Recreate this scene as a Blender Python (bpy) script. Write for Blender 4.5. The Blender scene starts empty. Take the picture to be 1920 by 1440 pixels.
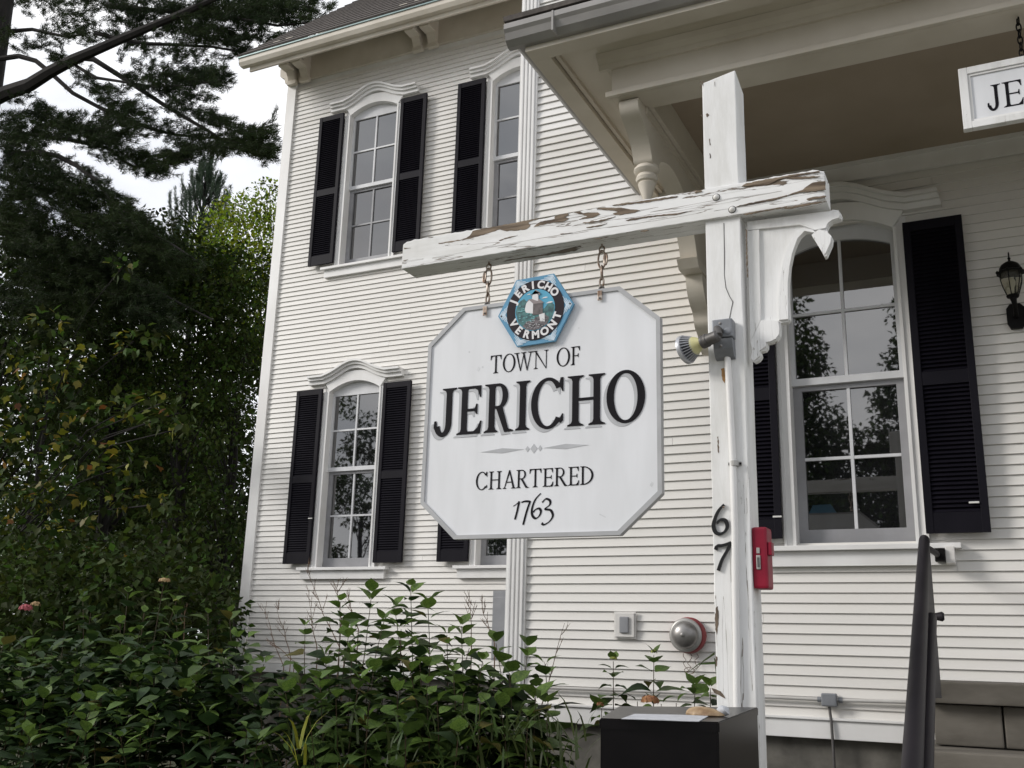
import bpy, bmesh, math, random
import numpy as np
from mathutils import Vector, Matrix
random.seed(7)
R = math.radians
S = bpy.context.scene
COL = S.collection

# ------------------------------------------------------------------ camera
F_PX = 1889.0
def _n(v): return v / np.linalg.norm(v)
AX = _n(np.array([3960., -390., -F_PX]))
AZ = np.array([200., -7120., F_PX]); AZ = _n(AZ - AX * (AX @ AZ / 1.0)); AZ = _n(AZ - AX * (AX @ AZ))
AY = np.cross(AZ, AX)
if AY[2] < 0: AY = -AY
cam_d = bpy.data.cameras.new('camera'); cam = bpy.data.objects.new('camera', cam_d); COL.objects.link(cam)
M = Matrix(((AX[0], -AX[1], -AX[2], 0), (AY[0], -AY[1], -AY[2], 0), (AZ[0], -AZ[1], -AZ[2], 0), (0, 0, 0, 1)))
cam.matrix_world = M
cam_d.sensor_width = 36; cam_d.lens = F_PX / 1920 * 36; cam_d.clip_end = 2000; cam_d.clip_start = .05
S.camera = cam
def at(px, py, ax, v):
    """a point seen in the photograph, put on the plane ax = v (metres from the eye)"""
    c = np.array([px - 960., py - 720., F_PX]); r = np.array([c @ AX, c @ AY, c @ AZ])
    return Vector(r * (v / r['xyz'.index(ax)]))

# ------------------------------------------------------------------ light
SUN_EL, SUN_AZ = 27, 238      # azimuth measured clockwise from +Y
w = bpy.data.worlds.new('World'); S.world = w; w.use_nodes = True
nt = w.node_tree; nt.nodes.clear()
def N(tree, kind, **kw):
    n = tree.nodes.new(kind)
    for k, v in kw.items(): setattr(n, k, v)
    return n
sky = N(nt, 'ShaderNodeTexSky', sky_type='NISHITA', sun_disc=False)
sky.sun_elevation = R(SUN_EL); sky.sun_rotation = R(SUN_AZ); sky.air_density = 1; sky.dust_density = 2
tc = N(nt, 'ShaderNodeTexCoord')
mp = N(nt, 'ShaderNodeMapping'); mp.inputs['Scale'].default_value = (1, 1, 2.2)
mp.inputs['Location'].default_value = (.9, .35, 0)
nz = N(nt, 'ShaderNodeTexNoise'); nz.inputs['Scale'].default_value = 2.1; nz.inputs['Detail'].default_value = 7; nz.inputs['Roughness'].default_value = .58
cr = N(nt, 'ShaderNodeValToRGB'); cr.color_ramp.elements[0].position = .34; cr.color_ramp.elements[1].position = .50
nz2 = N(nt, 'ShaderNodeTexNoise'); nz2.inputs['Scale'].default_value = 3.7; nz2.inputs['Detail'].default_value = 6
cr2 = N(nt, 'ShaderNodeValToRGB')
cr2.color_ramp.elements[0].position = .35; cr2.color_ramp.elements[0].color = (10.2, 10.6, 11.4, 1)
cr2.color_ramp.elements[1].position = .66; cr2.color_ramp.elements[1].color = (15.6, 15.5, 15.6, 1)
mx = N(nt, 'ShaderNodeMix', data_type='RGBA')
bg = N(nt, 'ShaderNodeBackground'); bg.inputs['Strength'].default_value = .1
wo = N(nt, 'ShaderNodeOutputWorld')
L = nt.links.new
L(tc.outputs['Generated'], mp.inputs['Vector']); L(mp.outputs[0], nz.inputs['Vector']); L(mp.outputs[0], nz2.inputs['Vector'])
L(nz.outputs['Fac'], cr.inputs['Fac']); L(nz2.outputs['Fac'], cr2.inputs['Fac'])
L(cr.outputs['Color'], mx.inputs['Factor']); L(sky.outputs['Color'], mx.inputs['A']); L(cr2.outputs['Color'], mx.inputs['B'])
L(mx.outputs['Result'], bg.inputs['Color']); L(bg.outputs[0], wo.inputs['Surface'])
sd = bpy.data.lights.new('sun', 'SUN'); sd.energy = 2.7; sd.angle = R(17); sd.color = (1, .965, .92)
so = bpy.data.objects.new('sun', sd); COL.objects.link(so)
az = R(SUN_AZ); el = R(SUN_EL)
dirv = Vector((math.sin(az) * math.cos(el), math.cos(az) * math.cos(el), math.sin(el)))
so.rotation_euler = dirv.to_track_quat('Z', 'Y').to_euler()
vs = S.view_settings; vs.view_transform = 'Standard'; vs.look = 'None'; vs.gamma = 1; vs.exposure = -.21; vs.use_curve_mapping = False

# ------------------------------------------------------------------ materials
def mat(name, col, rough=.6, col2=None, scale=8, detail=4, stretch=(1, 1, 1), bump=0., bscale=None, metal=0, ior=None,
        coord='Object', rand=0., spec=None, lo=.35, hi=.65, transl=0., objrand=0.):
    m = bpy.data.materials.new(name); m.use_nodes = True; t = m.node_tree; b = t.nodes['Principled BSDF']; l = t.links.new
    b.inputs['Roughness'].default_value = rough; b.inputs['Metallic'].default_value = metal
    if ior: b.inputs['IOR'].default_value = ior
    if spec is not None: b.inputs['Specular IOR Level'].default_value = spec
    c = N(t, 'ShaderNodeTexCoord'); mpn = N(t, 'ShaderNodeMapping'); mpn.inputs['Scale'].default_value = stretch
    l(c.outputs[coord], mpn.inputs['Vector'])
    nn = N(t, 'ShaderNodeTexNoise'); nn.inputs['Scale'].default_value = scale; nn.inputs['Detail'].default_value = detail
    l(mpn.outputs[0], nn.inputs['Vector'])
    rp = N(t, 'ShaderNodeValToRGB'); rp.color_ramp.elements[0].position = lo; rp.color_ramp.elements[1].position = hi
    rp.color_ramp.elements[0].color = (*(col2 or [x * .86 for x in col]), 1); rp.color_ramp.elements[1].color = (*col, 1)
    l(nn.outputs['Fac'], rp.inputs['Fac']); out = rp.outputs['Color']
    if rand or objrand:
        hs = N(t, 'ShaderNodeHueSaturation'); mr = N(t, 'ShaderNodeMapRange')
        a = rand or objrand
        mr.inputs['To Min'].default_value = 1 - a; mr.inputs['To Max'].default_value = 1 + a
        if rand:
            g = N(t, 'ShaderNodeNewGeometry'); l(g.outputs['Random Per Island'], mr.inputs['Value'])
            g2 = N(t, 'ShaderNodeMath', operation='MULTIPLY_ADD'); g2.inputs[1].default_value = .06; g2.inputs[2].default_value = .47
            l(g.outputs['Random Per Island'], g2.inputs[0]); l(g2.outputs[0], hs.inputs['Hue'])
        else:
            g = N(t, 'ShaderNodeObjectInfo'); l(g.outputs['Random'], mr.inputs['Value'])
        l(mr.outputs[0], hs.inputs['Value']); l(out, hs.inputs['Color']); out = hs.outputs['Color']
    l(out, b.inputs['Base Color'])
    if bump:
        bn = N(t, 'ShaderNodeBump'); bn.inputs['Strength'].default_value = bump; bn.inputs['Distance'].default_value = .004
        n2 = N(t, 'ShaderNodeTexNoise'); n2.inputs['Scale'].default_value = bscale or scale * 4; n2.inputs['Detail'].default_value = 5
        l(mpn.outputs[0], n2.inputs['Vector']); l(n2.outputs['Fac'], bn.inputs['Height']); l(bn.outputs[0], b.inputs['Normal'])
    if transl:
        tr = N(t, 'ShaderNodeBsdfTranslucent'); l(out, tr.inputs['Color']); ms = N(t, 'ShaderNodeMixShader'); ms.inputs[0].default_value = transl
        o = t.nodes['Material Output']; l(b.outputs[0], ms.inputs[1]); l(tr.outputs[0], ms.inputs[2]); l(ms.outputs[0], o.inputs['Surface'])
    return m

def weathered(name, axis, amount=.5, topbias=0., coord='Object', crack=.5):
    """white paint lifting off grey-brown timber; the paint and the cracks run with the grain"""
    m = bpy.data.materials.new(name); m.use_nodes = True; t = m.node_tree; b = t.nodes['Principled BSDF']; l = t.links.new
    c = N(t, 'ShaderNodeTexCoord'); mpn = N(t, 'ShaderNodeMapping')
    sc = [1, 1, 1]; sc['xyz'.index(axis)] = .16; mpn.inputs['Scale'].default_value = sc
    l(c.outputs[coord], mpn.inputs['Vector'])
    def noise(s, d, r=.6, dist=0, v=None):
        n = N(t, 'ShaderNodeTexNoise'); n.inputs['Scale'].default_value = s; n.inputs['Detail'].default_value = d
        n.inputs['Roughness'].default_value = r; n.inputs['Distortion'].default_value = dist; l((v or mpn).outputs[0], n.inputs['Vector']); return n.outputs['Fac']
    def math_(op, a, bb, clamp=False):
        n = N(t, 'ShaderNodeMath', operation=op); n.use_clamp = clamp
        for i, x in enumerate((a, bb)):
            if x is None: continue
            if isinstance(x, (int, float)): n.inputs[i].default_value = x
            else: l(x, n.inputs[i])
        return n.outputs[0]
    big = noise(13, 7, .62, .4)
    patch = noise(3.1, 3, .5)
    sx = N(t, 'ShaderNodeSeparateXYZ'); l(c.outputs[coord], sx.inputs[0])
    v = math_('ADD', big, math_('MULTIPLY', math_('SUBTRACT', patch, .5), .45))
    if topbias:
        up_ = math_('MAXIMUM', math_('SUBTRACT', sx.outputs['Z'], .012), 0.0); dn_ = math_('MAXIMUM', math_('SUBTRACT', math_('MULTIPLY', sx.outputs['Z'], -1.0), .052), 0.0)
        v = math_('ADD', v, math_('ADD', math_('MULTIPLY', up_, topbias), math_('MULTIPLY', dn_, topbias * .9)))
    rp = N(t, 'ShaderNodeValToRGB'); th = .76 - .14 * amount; rp.color_ramp.elements[0].position = th; rp.color_ramp.elements[1].position = th + .012
    l(v, rp.inputs['Fac'])
    # long fine checks in the wood
    mp3 = N(t, 'ShaderNodeMapping'); s3 = [1, 1, 1]; s3['xyz'.index(axis)] = .045; mp3.inputs['Scale'].default_value = s3; l(c.outputs[coord], mp3.inputs['Vector'])
    ck = noise(34, 3, .55, .3, mp3); gate = noise(2.3, 2)
    ck = math_('ABSOLUTE', math_('SUBTRACT', ck, .5), None)
    ck = math_('LESS_THAN', ck, math_('MULTIPLY', math_('SUBTRACT', gate, .52 - .03 * crack, True), .075 * crack))
    msk = math_('MAXIMUM', rp.outputs['Color'], math_('MULTIPLY', ck, .75))
    wood = N(t, 'ShaderNodeValToRGB'); wood.color_ramp.elements[0].color = (.05, .034, .022, 1); wood.color_ramp.elements[1].color = (.24, .185, .13, 1)
    wood.color_ramp.elements[0].position = .3; wood.color_ramp.elements[1].position = .7
    l(noise(70, 4), wood.inputs['Fac'])
    pt = N(t, 'ShaderNodeValToRGB'); pt.color_ramp.elements[0].color = (.63, .625, .60, 1); pt.color_ramp.elements[1].color = (.80, .80, .795, 1)
    pt.color_ramp.elements[0].position = .3; pt.color_ramp.elements[1].position = .56; l(noise(9, 8, .7), pt.inputs['Fac'])
    mxx = N(t, 'ShaderNodeMix', data_type='RGBA'); l(msk, mxx.inputs['Factor']); l(pt.outputs[0], mxx.inputs['A']); l(wood.outputs[0], mxx.inputs['B'])
    l(mxx.outputs['Result'], b.inputs['Base Color']); b.inputs['Roughness'].default_value = .62
    h = math_('SUBTRACT', math_('MULTIPLY', noise(42, 6), .28), msk)
    bn = N(t, 'ShaderNodeBump'); bn.inputs['Strength'].default_value = .75; bn.inputs['Distance'].default_value = .003
    l(h, bn.inputs['Height']); l(bn.outputs[0], b.inputs['Normal'])
    return m

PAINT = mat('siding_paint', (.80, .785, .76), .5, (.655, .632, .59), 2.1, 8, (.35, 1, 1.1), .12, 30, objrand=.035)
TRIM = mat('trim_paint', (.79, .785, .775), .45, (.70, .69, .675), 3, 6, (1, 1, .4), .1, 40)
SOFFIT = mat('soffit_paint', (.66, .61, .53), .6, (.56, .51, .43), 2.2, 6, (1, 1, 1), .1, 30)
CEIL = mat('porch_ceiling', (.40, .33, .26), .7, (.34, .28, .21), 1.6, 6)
PIPE = mat('conduit_paint', (.50, .49, .47), .5, (.42, .40, .38), 6)
SASH = mat('sash_paint', (.66, .665, .68), .4, (.58, .585, .6), 5)
SCREEN = mat('screen_frame', (.30, .30, .315), .45, (.25, .25, .26), 6)
SHUT = mat('shutter_paint', (.0085, .0075, .012), .55, (.005, .0045, .008), 4, 5, (1, 1, .3), .08, 50, spec=.12)
GLASS = mat('window_glass', (.010, .011, .012), .015, (.008, .008, .009), 2, ior=2.6, bump=.035, bscale=2.2)
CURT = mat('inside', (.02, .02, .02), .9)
SHING = mat('roof_shingle', (.13, .115, .105), .9, (.08, .07, .065), 22, 6, bump=.5)
DRIP = mat('drip_edge', (.25, .33, .33), .4, metal=.4)
GUTT = mat('gutter', (.36, .345, .33), .4, (.27, .26, .25), 3, metal=.2)
FOUND = mat('foundation_stone', (.16, .15, .13), .85, (.08, .075, .065), 6, 8, bump=.7, bscale=30)
STEP = mat('step_stone', (.155, .14, .118), .85, (.075, .066, .052), 5, 8, (.4, 1, 1), .6, 25, objrand=.12)
BEAM = weathered('beam_peeling_paint', 'x', .34, 2.2, crack=1.15)
POST = weathered('post_cracked_paint', 'z', .28, 0, crack=.9)
BRKT = weathered('bracket_chipped_paint', 'z', .30, 0, crack=.35)
SIGNW = mat('sign_white', (.75, .76, .785), .4, (.685, .695, .715), 5, 7, (2.2, 1, .45))
SIGNG = mat('sign_grey_edge', (.43, .435, .445), .4)
BLACKP = mat('lettering_black', (.008, .007, .010), .6, spec=.12)
GREYP = mat('lettering_grey', (.47, .48, .50), .45)
SMUDGE = mat('sign_scuff', (.55, .56, .575), .6, (.66, .67, .69), 30)
S_BLUE = mat('seal_blue', (.14, .33, .50), .4, spec=.15); S_ICE = mat('seal_ice', (.62, .74, .84), .4, spec=.15)
S_BROWN = mat('seal_dark', (.028, .021, .026), .4, spec=.15); S_SKY = mat('seal_sky', (.13, .42, .60), .4, spec=.15)
S_TEAL = mat('seal_teal', (.06, .20, .20), .4, (.02, .07, .08), 60); S_ROCK = mat('seal_rock', (.16, .14, .15), .5, (.03, .03, .035), 90)
S_WHITE = mat('seal_white', (.78, .77, .78), .4); S_ROOF = mat('seal_roof', (.27, .23, .23), .5); S_MILL = mat('seal_millwall', (.12, .10, .10), .5, (.06, .05, .05), 80)
STEEL = mat('chain_steel', (.42, .37, .32), .42, (.17, .105, .07), 40, metal=.75)
BOLTW = mat('bolt_white', (.74, .73, .70), .5)
GALV = mat('cast_grey_box', (.24, .25, .27), .5, (.19, .20, .215), 20, metal=.35, bump=.1)
HOLDER = mat('lamp_holder', (.11, .105, .105), .5, (.08, .075, .07), 18, metal=.3)
YELLOW = mat('aged_yellow_plastic', (.62, .60, .32), .45, (.52, .48, .22), 12)
FIN = mat('lamp_fins', (.50, .51, .54), .35, metal=.4); FIND = mat('lamp_dark', (.05, .055, .07), .5)
RED = mat('red_key_box', (.26, .009, .030), .4, (.20, .007, .024), 9, spec=.3)
REDF = mat('faded_red', (.28, .05, .05), .5, (.22, .035, .04), 9)
BELL = mat('bell_grey', (.30, .29, .28), .35, (.22, .21, .20), 14, metal=.6)
BELL2 = mat('bell_rim', (.42, .41, .39), .4, metal=.4)
NUM = mat('numeral_black', (.012, .012, .013), .35, metal=.2)
RAIL = mat('handrail_paint', (.020, .017, .021), .55, (.012, .010, .013), 6, 6, (1, .3, 1), .1, spec=.25)
LAMPB = mat('lantern_black', (.006, .0055, .0055), .5, spec=.12)
LAMPG = bpy.data.materials.new('lantern_glass'); LAMPG.use_nodes = True
_b = LAMPG.node_tree.nodes['Principled BSDF']; _b.inputs['Transmission Weight'].default_value = .95; _b.inputs['Specular IOR Level'].default_value = .2; _b.inputs['Roughness'].default_value = .06; _b.inputs['Base Color'].default_value = (.75, .73, .62, 1); _b.inputs['IOR'].default_value = 1.2
BULB = mat('bulb_glass', (.6, .58, .5), .2)
PLASTG = mat('grey_plastic', (.27, .275, .29), .45, (.23, .235, .25), 9)
CREAM = mat('cream_plastic', (.72, .70, .67), .45)
PALE_GREY = mat('pale_piece', (.50, .51, .54), .7, (.40, .41, .43), 30)
BOX = mat('black_box_metal', (.0025, .002, .0025), .3, (.005, .004, .0045), 14, 6, spec=.16)
CONC = mat('concrete', (.34, .32, .28), .9, (.26, .245, .215), 3, 8)
SHELL = mat('shell', (.42, .30, .17), .5, (.20, .12, .06), 26, 6, bump=.4)
BARK = mat('bark', (.016, .013, .012), .98, (.007, .006, .005), 12, 6, (1, 1, .3), .8, 30)
TWIG = mat('dry_twig', (.14, .085, .05), .8, (.09, .05, .03), 20)
STEM = mat('plant_stem', (.07, .035, .022), .7, (.05, .05, .02), 12)
NEEDLE = mat('pine_needles', (.030, .045, .014), .7, (.014, .024, .009), .9, rand=.35, transl=.25, spec=.15)
NEEDLE2 = mat('far_pine_needles', (.05, .085, .045), .6, (.03, .055, .03), .9, rand=.3, transl=.25)
LF_DK = mat('leaf_dark', (.036, .052, .011), .65, (.017, .028, .006), .6, rand=.4, transl=.3, spec=.15)
LF_MD = mat('leaf_green', (.058, .092, .013), .6, (.032, .054, .009), .6, rand=.35, transl=.35, spec=.2)
LF_BR = mat('leaf_bright', (.30, .36, .022), .6, (.17, .23, .016), .5, rand=.3, transl=.5, spec=.2)
LF_YE = mat('leaf_yellow', (.22, .19, .018), .6, (.12, .13, .014), 1.3, rand=.25, transl=.4)
LF_OR = mat('leaf_orange', (.20, .10, .02), .5, rand=.25, transl=.4)
HYD = [mat('hydrangea_leaf', (.078, .130, .028), .5, (.050, .090, .022), 14, bump=.25, objrand=.4, transl=.22, spec=.3),
      mat('hydrangea_leaf_young', (.13, .20, .040), .5, (.06, .115, .022), 14, bump=.25, objrand=.3, transl=.3, spec=.3),
      mat('hydrangea_leaf_dark', (.027, .054, .016), .5, (.015, .033, .010), 14, bump=.25, objrand=.4, transl=.2, spec=.25),
      mat('hydrangea_leaf_turning', (.16, .13, .03), .55, (.06, .07, .02), 30, bump=.25, objrand=.4, transl=.25, spec=.2)]
FLOW = mat('faded_flower', (.34, .17, .07), .8, (.20, .07, .03), 40); FLOWP = mat('pink_flower', (.42, .10, .12), .8, (.25, .05, .06), 40); FLOWT = mat('tan_flower', (.42, .30, .15), .8, (.26, .15, .07), 40)
BUD = mat('green_bud', (.32, .33, .06), .7, (.16, .20, .04), 60)
GRASS = mat('grass_ground', (.085, .090, .040), .95, (.05, .055, .026), 1.2, 8)
DIRT = mat('garden_soil', (.035, .028, .02), .95, (.018, .015, .011), 6, 8, bump=.6)
ASPH = mat('asphalt', (.16, .15, .14), .9, (.11, .105, .10), 20, 8, bump=.3)
BLADE = mat('grass_blade', (.05, .075, .02), .5, (.05, .08, .02), 6, rand=.3, transl=.3)

# ------------------------------------------------------------------ mesh helpers
def tag(o, label=None, cat=None, group=None, kind=None):
    if label: o['label'] = label
    if cat: o['category'] = cat
    if group: o['group'] = group
    if kind: o['kind'] = kind
    return o
def empty(name, loc, label=None, cat=None, group=None):
    o = bpy.data.objects.new(name, None); COL.objects.link(o); o.location = loc; o.empty_display_size = .1
    return tag(o, label, cat, group)
class MB:
    """collects simple solids into one mesh, in world coordinates"""
    def __init__(s): s.bm = bmesh.new()
    def quadbox(s, x0, x1, y0, y1, z0, z1, bev=0):
        r = bmesh.ops.create_cube(s.bm, size=1)
        for v in r['verts']:
            v.co = Vector((x0 + (v.co.x + .5) * (x1 - x0), y0 + (v.co.y + .5) * (y1 - y0), z0 + (v.co.z + .5) * (z1 - z0)))
        if bev:
            es = {e for v in r['verts'] for e in v.link_edges}
            bmesh.ops.bevel(s.bm, geom=list(es), offset=bev, segments=2, affect='EDGES', profile=.6)
        return s
    def prism(s, pts, ax, a, b):
        """outline pts in the plane across ax, from ax=a to ax=b"""
        i = 'xyz'.index(ax)
        def mk(p, t):
            q = list(p); q.insert(i, t); return s.bm.verts.new(q)
        A = [mk(p, a) for p in pts]; B = [mk(p, b) for p in pts]; n = len(pts)
        s.bm.faces.new(A); s.bm.faces.new(list(reversed(B)))
        for k in range(n): s.bm.faces.new((A[k], B[k], B[(k + 1) % n], A[(k + 1) % n]))
        return s
    def strip(s, inner, outer, ax, a, b, closed=False):
        """band between two matching outlines, extruded along ax"""
        i = 'xyz'.index(ax); n = len(inner)
        def mk(p, t):
            q = list(p); q.insert(i, t); return s.bm.verts.new(q)
        ia, ib = [mk(p, a) for p in inner], [mk(p, b) for p in inner]; oa, ob = [mk(p, a) for p in outer], [mk(p, b) for p in outer]
        for k in range(n if closed else n - 1):
            j = (k + 1) % n
            for q in ((ia[k], ia[j], oa[j], oa[k]), (ob[k], ob[j], ib[j], ib[k]), (oa[k], oa[j], ob[j], ob[k]), (ib[k], ib[j], ia[j], ia[k])): s.bm.faces.new(q)
        if not closed:
            for k in (0, n - 1): s.bm.faces.new((ia[k], oa[k], ob[k], ib[k]))
        return s
    def tube(s, pts, rad, seg=8, cap=True):
        rad = rad if isinstance(rad, (list, tuple)) else [rad] * len(pts)
        pts = [Vector(p) for p in pts]; rings = []
        for k, p in enumerate(pts):
            d = (pts[min(k + 1, len(pts) - 1)] - pts[max(k - 1, 0)])
            if d.length < 1e-9: d = Vector((0, 0, 1))
            d.normalize(); u = d.orthogonal().normalized() if k == 0 else (u - d * u.dot(d)).normalized(); v = d.cross(u)
            rings.append([s.bm.verts.new(p + (u * math.cos(2 * math.pi * j / seg) + v * math.sin(2 * math.pi * j / seg)) * rad[k]) for j in range(seg)])
        for a, b in zip(rings, rings[1:]):
            for j in range(seg): s.bm.faces.new((a[j], a[(j + 1) % seg], b[(j + 1) % seg], b[j]))
        if cap: s.bm.faces.new(list(reversed(rings[0]))); s.bm.faces.new(rings[-1])
        return s
    def lathe(s, base, axis, prof, seg=20):
        base = Vector(base); d = Vector(axis).normalized(); u = d.orthogonal().normalized(); v = d.cross(u); rings = []
        for r, h in prof:
            rings.append([s.bm.verts.new(base + d * h + (u * math.cos(2 * math.pi * j / seg) + v * math.sin(2 * math.pi * j / seg)) * max(r, 1e-4)) for j in range(seg)])
        for a, b in zip(rings, rings[1:]):
            for j in range(seg): s.bm.faces.new((a[j], a[(j + 1) % seg], b[(j + 1) % seg], b[j]))
        s.bm.faces.new(list(reversed(rings[0]))); s.bm.faces.new(rings[-1]); return s
    def torus(s, c, nrm, rx, ry, r, up=(0, 0, 1), seg=20, ms=8):
        c = Vector(c); n = Vector(nrm).normalized(); v = Vector(up); v = (v - n * v.dot(n)).normalized(); u = v.cross(n); rings = []
        for k in range(seg):
            a = 2 * math.pi * k / seg; ce = c + u * math.cos(a) * rx + v * math.sin(a) * ry
            tn = (-u * math.sin(a) * rx + v * math.cos(a) * ry).normalized(); o = tn.cross(n)
            rings.append([s.bm.verts.new(ce + (o * math.cos(2 * math.pi * j / ms) + n * math.sin(2 * math.pi * j / ms)) * r) for j in range(ms)])
        for k in range(seg):
            a, b = rings[k], rings[(k + 1) % seg]
            for j in range(ms): s.bm.faces.new((a[j], a[(j + 1) % ms], b[(j + 1) % ms], b[j]))
        return s
    def build(s, name, m, parent=None, smooth=False, origin=None):
        bmesh.ops.recalc_face_normals(s.bm, faces=s.bm.faces[:])
        me = bpy.data.meshes.new(name)
        if origin is not None: bmesh.ops.translate(s.bm, verts=s.bm.verts[:], vec=-Vector(origin))
        s.bm.to_mesh(me); s.bm.free(); me.materials.append(m)
        if smooth:
            me.polygons.foreach_set('use_smooth', [True] * len(me.polygons))
            try: me.set_sharp_from_angle(angle=R(40))
            except Exception: pass
        o = bpy.data.objects.new(name, me); COL.objects.link(o)
        if origin is not None: o.location = Vector(origin)
        if parent is not None: attach(o, parent)
        return o
WM = {}
def world_of(o):
    p = Vector(o.location)
    if o.parent is not None: p = p + world_of(o.parent)
    return p
def attach(o, parent):
    """parent keeps its place; only translations are used for parents"""
    w0 = Vector(o.location); o.parent = parent; o.location = w0 - world_of(parent)
    return o
def box(name, m, parent, *a, bev=0): return MB().quadbox(*a, bev=bev).build(name, m, parent)

def scatter(name, tmpl, faces, P, D, U, Sz, mats, midx=None, parent=None, smooth=True):
    """many small leaves baked into ONE mesh: P points, D leaf direction, U leaf up, Sz sizes"""
    T = np.array(tmpl, float); P = np.asarray(P, float); D = np.asarray(D, float); U = np.asarray(U, float); Sz = np.asarray(Sz, float)
    D /= np.linalg.norm(D, axis=1)[:, None] + 1e-9
    W_ = np.cross(D, U); W_ /= np.linalg.norm(W_, axis=1)[:, None] + 1e-9; U2 = np.cross(W_, D)
    V = P[:, None, :] + Sz[:, None, None] * (T[None, :, 0, None] * D[:, None, :] + T[None, :, 1, None] * W_[:, None, :] + T[None, :, 2, None] * U2[:, None, :])
    n, k = len(P), len(T); V = V.reshape(-1, 3)
    fl = [len(f) for f in faces]; fi = np.concatenate([np.array(f) for f in faces]); tot = len(fi)
    loops = (fi[None, :] + (np.arange(n) * k)[:, None]).reshape(-1)
    me = bpy.data.meshes.new(name); me.vertices.add(n * k); me.vertices.foreach_set('co', V.reshape(-1).astype(np.float32))
    me.loops.add(n * tot); me.loops.foreach_set('vertex_index', loops.astype(np.int32))
    st = np.concatenate([[0], np.cumsum(fl)[:-1]]); me.polygons.add(n * len(faces))
    me.polygons.foreach_set('loop_start', (st[None, :] + (np.arange(n) * tot)[:, None]).reshape(-1).astype(np.int32))
    me.polygons.foreach_set('loop_total', np.tile(fl, n).astype(np.int32))
    for m in mats: me.materials.append(m)
    if midx is not None: me.polygons.foreach_set('material_index', np.repeat(np.asarray(midx, np.int32), len(faces)))
    me.update(calc_edges=True); me.validate()
    o = bpy.data.objects.new(name, me); COL.objects.link(o)
    if parent is not None: o.parent = parent; o.location = -world_of(parent)
    return o

# ------------------------------------------------------------------ ground
GZ = -1.42
tag(MB().quadbox(-300, 300, -300, 300, GZ - .3, GZ).build('ground', GRASS), kind='structure')
tag(MB().quadbox(-60, 60, -16, -4, GZ, GZ + .006).build('road', ASPH), kind='structure')
tag(MB().quadbox(-8.6, -.6, 4.6, 10.0, GZ, GZ + .012).build('garden_bed', DIRT), kind='structure')
tag(MB().quadbox(-2.2, 3.6, -3.8, 4.5, GZ, GZ + .02).build('path', CONC), kind='structure')

# ------------------------------------------------------------------ the house
D, LY, EX = 7.0, 10.05, .0662
house = empty('town_hall', (-3.4, D, GZ), 'white clapboard town hall with black shutters and a wide porch roof', 'building')
XL, XP0, XP1, XR = -8.66, -3.46, -3.295, 3.6
main_wall = box('wall', TRIM, house, XP0 + .01, XR, D + .02, D + .25, -.48, 7.9)
main_wall['label'] = 'nearer clapboard wall behind the sign and under the porch'
# openings are cut by building the walls as piers round them
bpy.data.objects.remove(main_wall)
def pier_wall(name, x0, x1, z0, z1, y, opens, thick=.18):
    mb = MB(); xs = sorted({x0, x1} | {o[0] for o in opens} | {o[1] for o in opens})
    for a, b in zip(xs, xs[1:]):
        zz = [(o[2], o[3]) for o in opens if o[0] <= a + 1e-6 and o[1] >= b - 1e-6]; z = z0
        for p, q in sorted(zz):
            mb.quadbox(a, b, y, y + thick, z, p); z = q
        mb.quadbox(a, b, y, y + thick, z, z1)
    return mb.build(name, TRIM, house, origin=((x0 + x1) / 2, y, z0))
WIN = [(-7.145, LY, 0, False, 0.0), (-7.145, LY, 3.88, False, -.07), (-4.975, LY, 0, False, 0.0), (-4.975, LY, 3.88, False, -.07), (-.905, D, -.175, True, -.05)]
def opening(w_): cx, y, dz, ar, mo = w_; return (cx - .41, cx + .41, .88 + dz, 3.25 + dz)
wall_main = pier_wall('wall', XP0 + .005, XR, -.48, 7.9, D + .012, [opening(w_) for w_ in WIN if w_[1] == D])
wall_main['label'] = 'nearer clapboard wall behind the sign and under the porch'
wall_wing = pier_wall('wall', XL + .005, XP0 + .2, -.31, 8.4, LY + .012, [opening(w_) for w_ in WIN if w_[1] == LY])
wall_wing['label'] = 'farther clapboard wall of the wing at the left'
box('side_wall', TRIM, house, XP0 + .005, XP0 + .16, D + .2, LY + .01, -.6, 7.9)
box('side_wall', TRIM, house, XL + .005, XL + .16, LY + .2, LY + 8, -.6, 8.4)
box('side_wall', TRIM, house, XR - .15, XR, D + .2, LY + 8, -.6, 7.9)
box('back_wall', TRIM, house, XL + .005, XR, LY + 8, LY + 8.15, -.6, 7.9)
box('foundation', FOUND, house, XP0 + .03, XR - .03, D + .04, D + .5, GZ - .05, -.478)
box('foundation', FOUND, house, XL + .03, XP0 + .03, LY + .04, LY + .5, GZ - .05, -.308)
# dark rooms behind the glass
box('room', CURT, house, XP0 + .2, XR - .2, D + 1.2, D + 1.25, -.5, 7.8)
box('room', CURT, house, XL + .2, XP0 - .02, LY + 1.2, LY + 1.25, -.5, 8.2)

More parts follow.
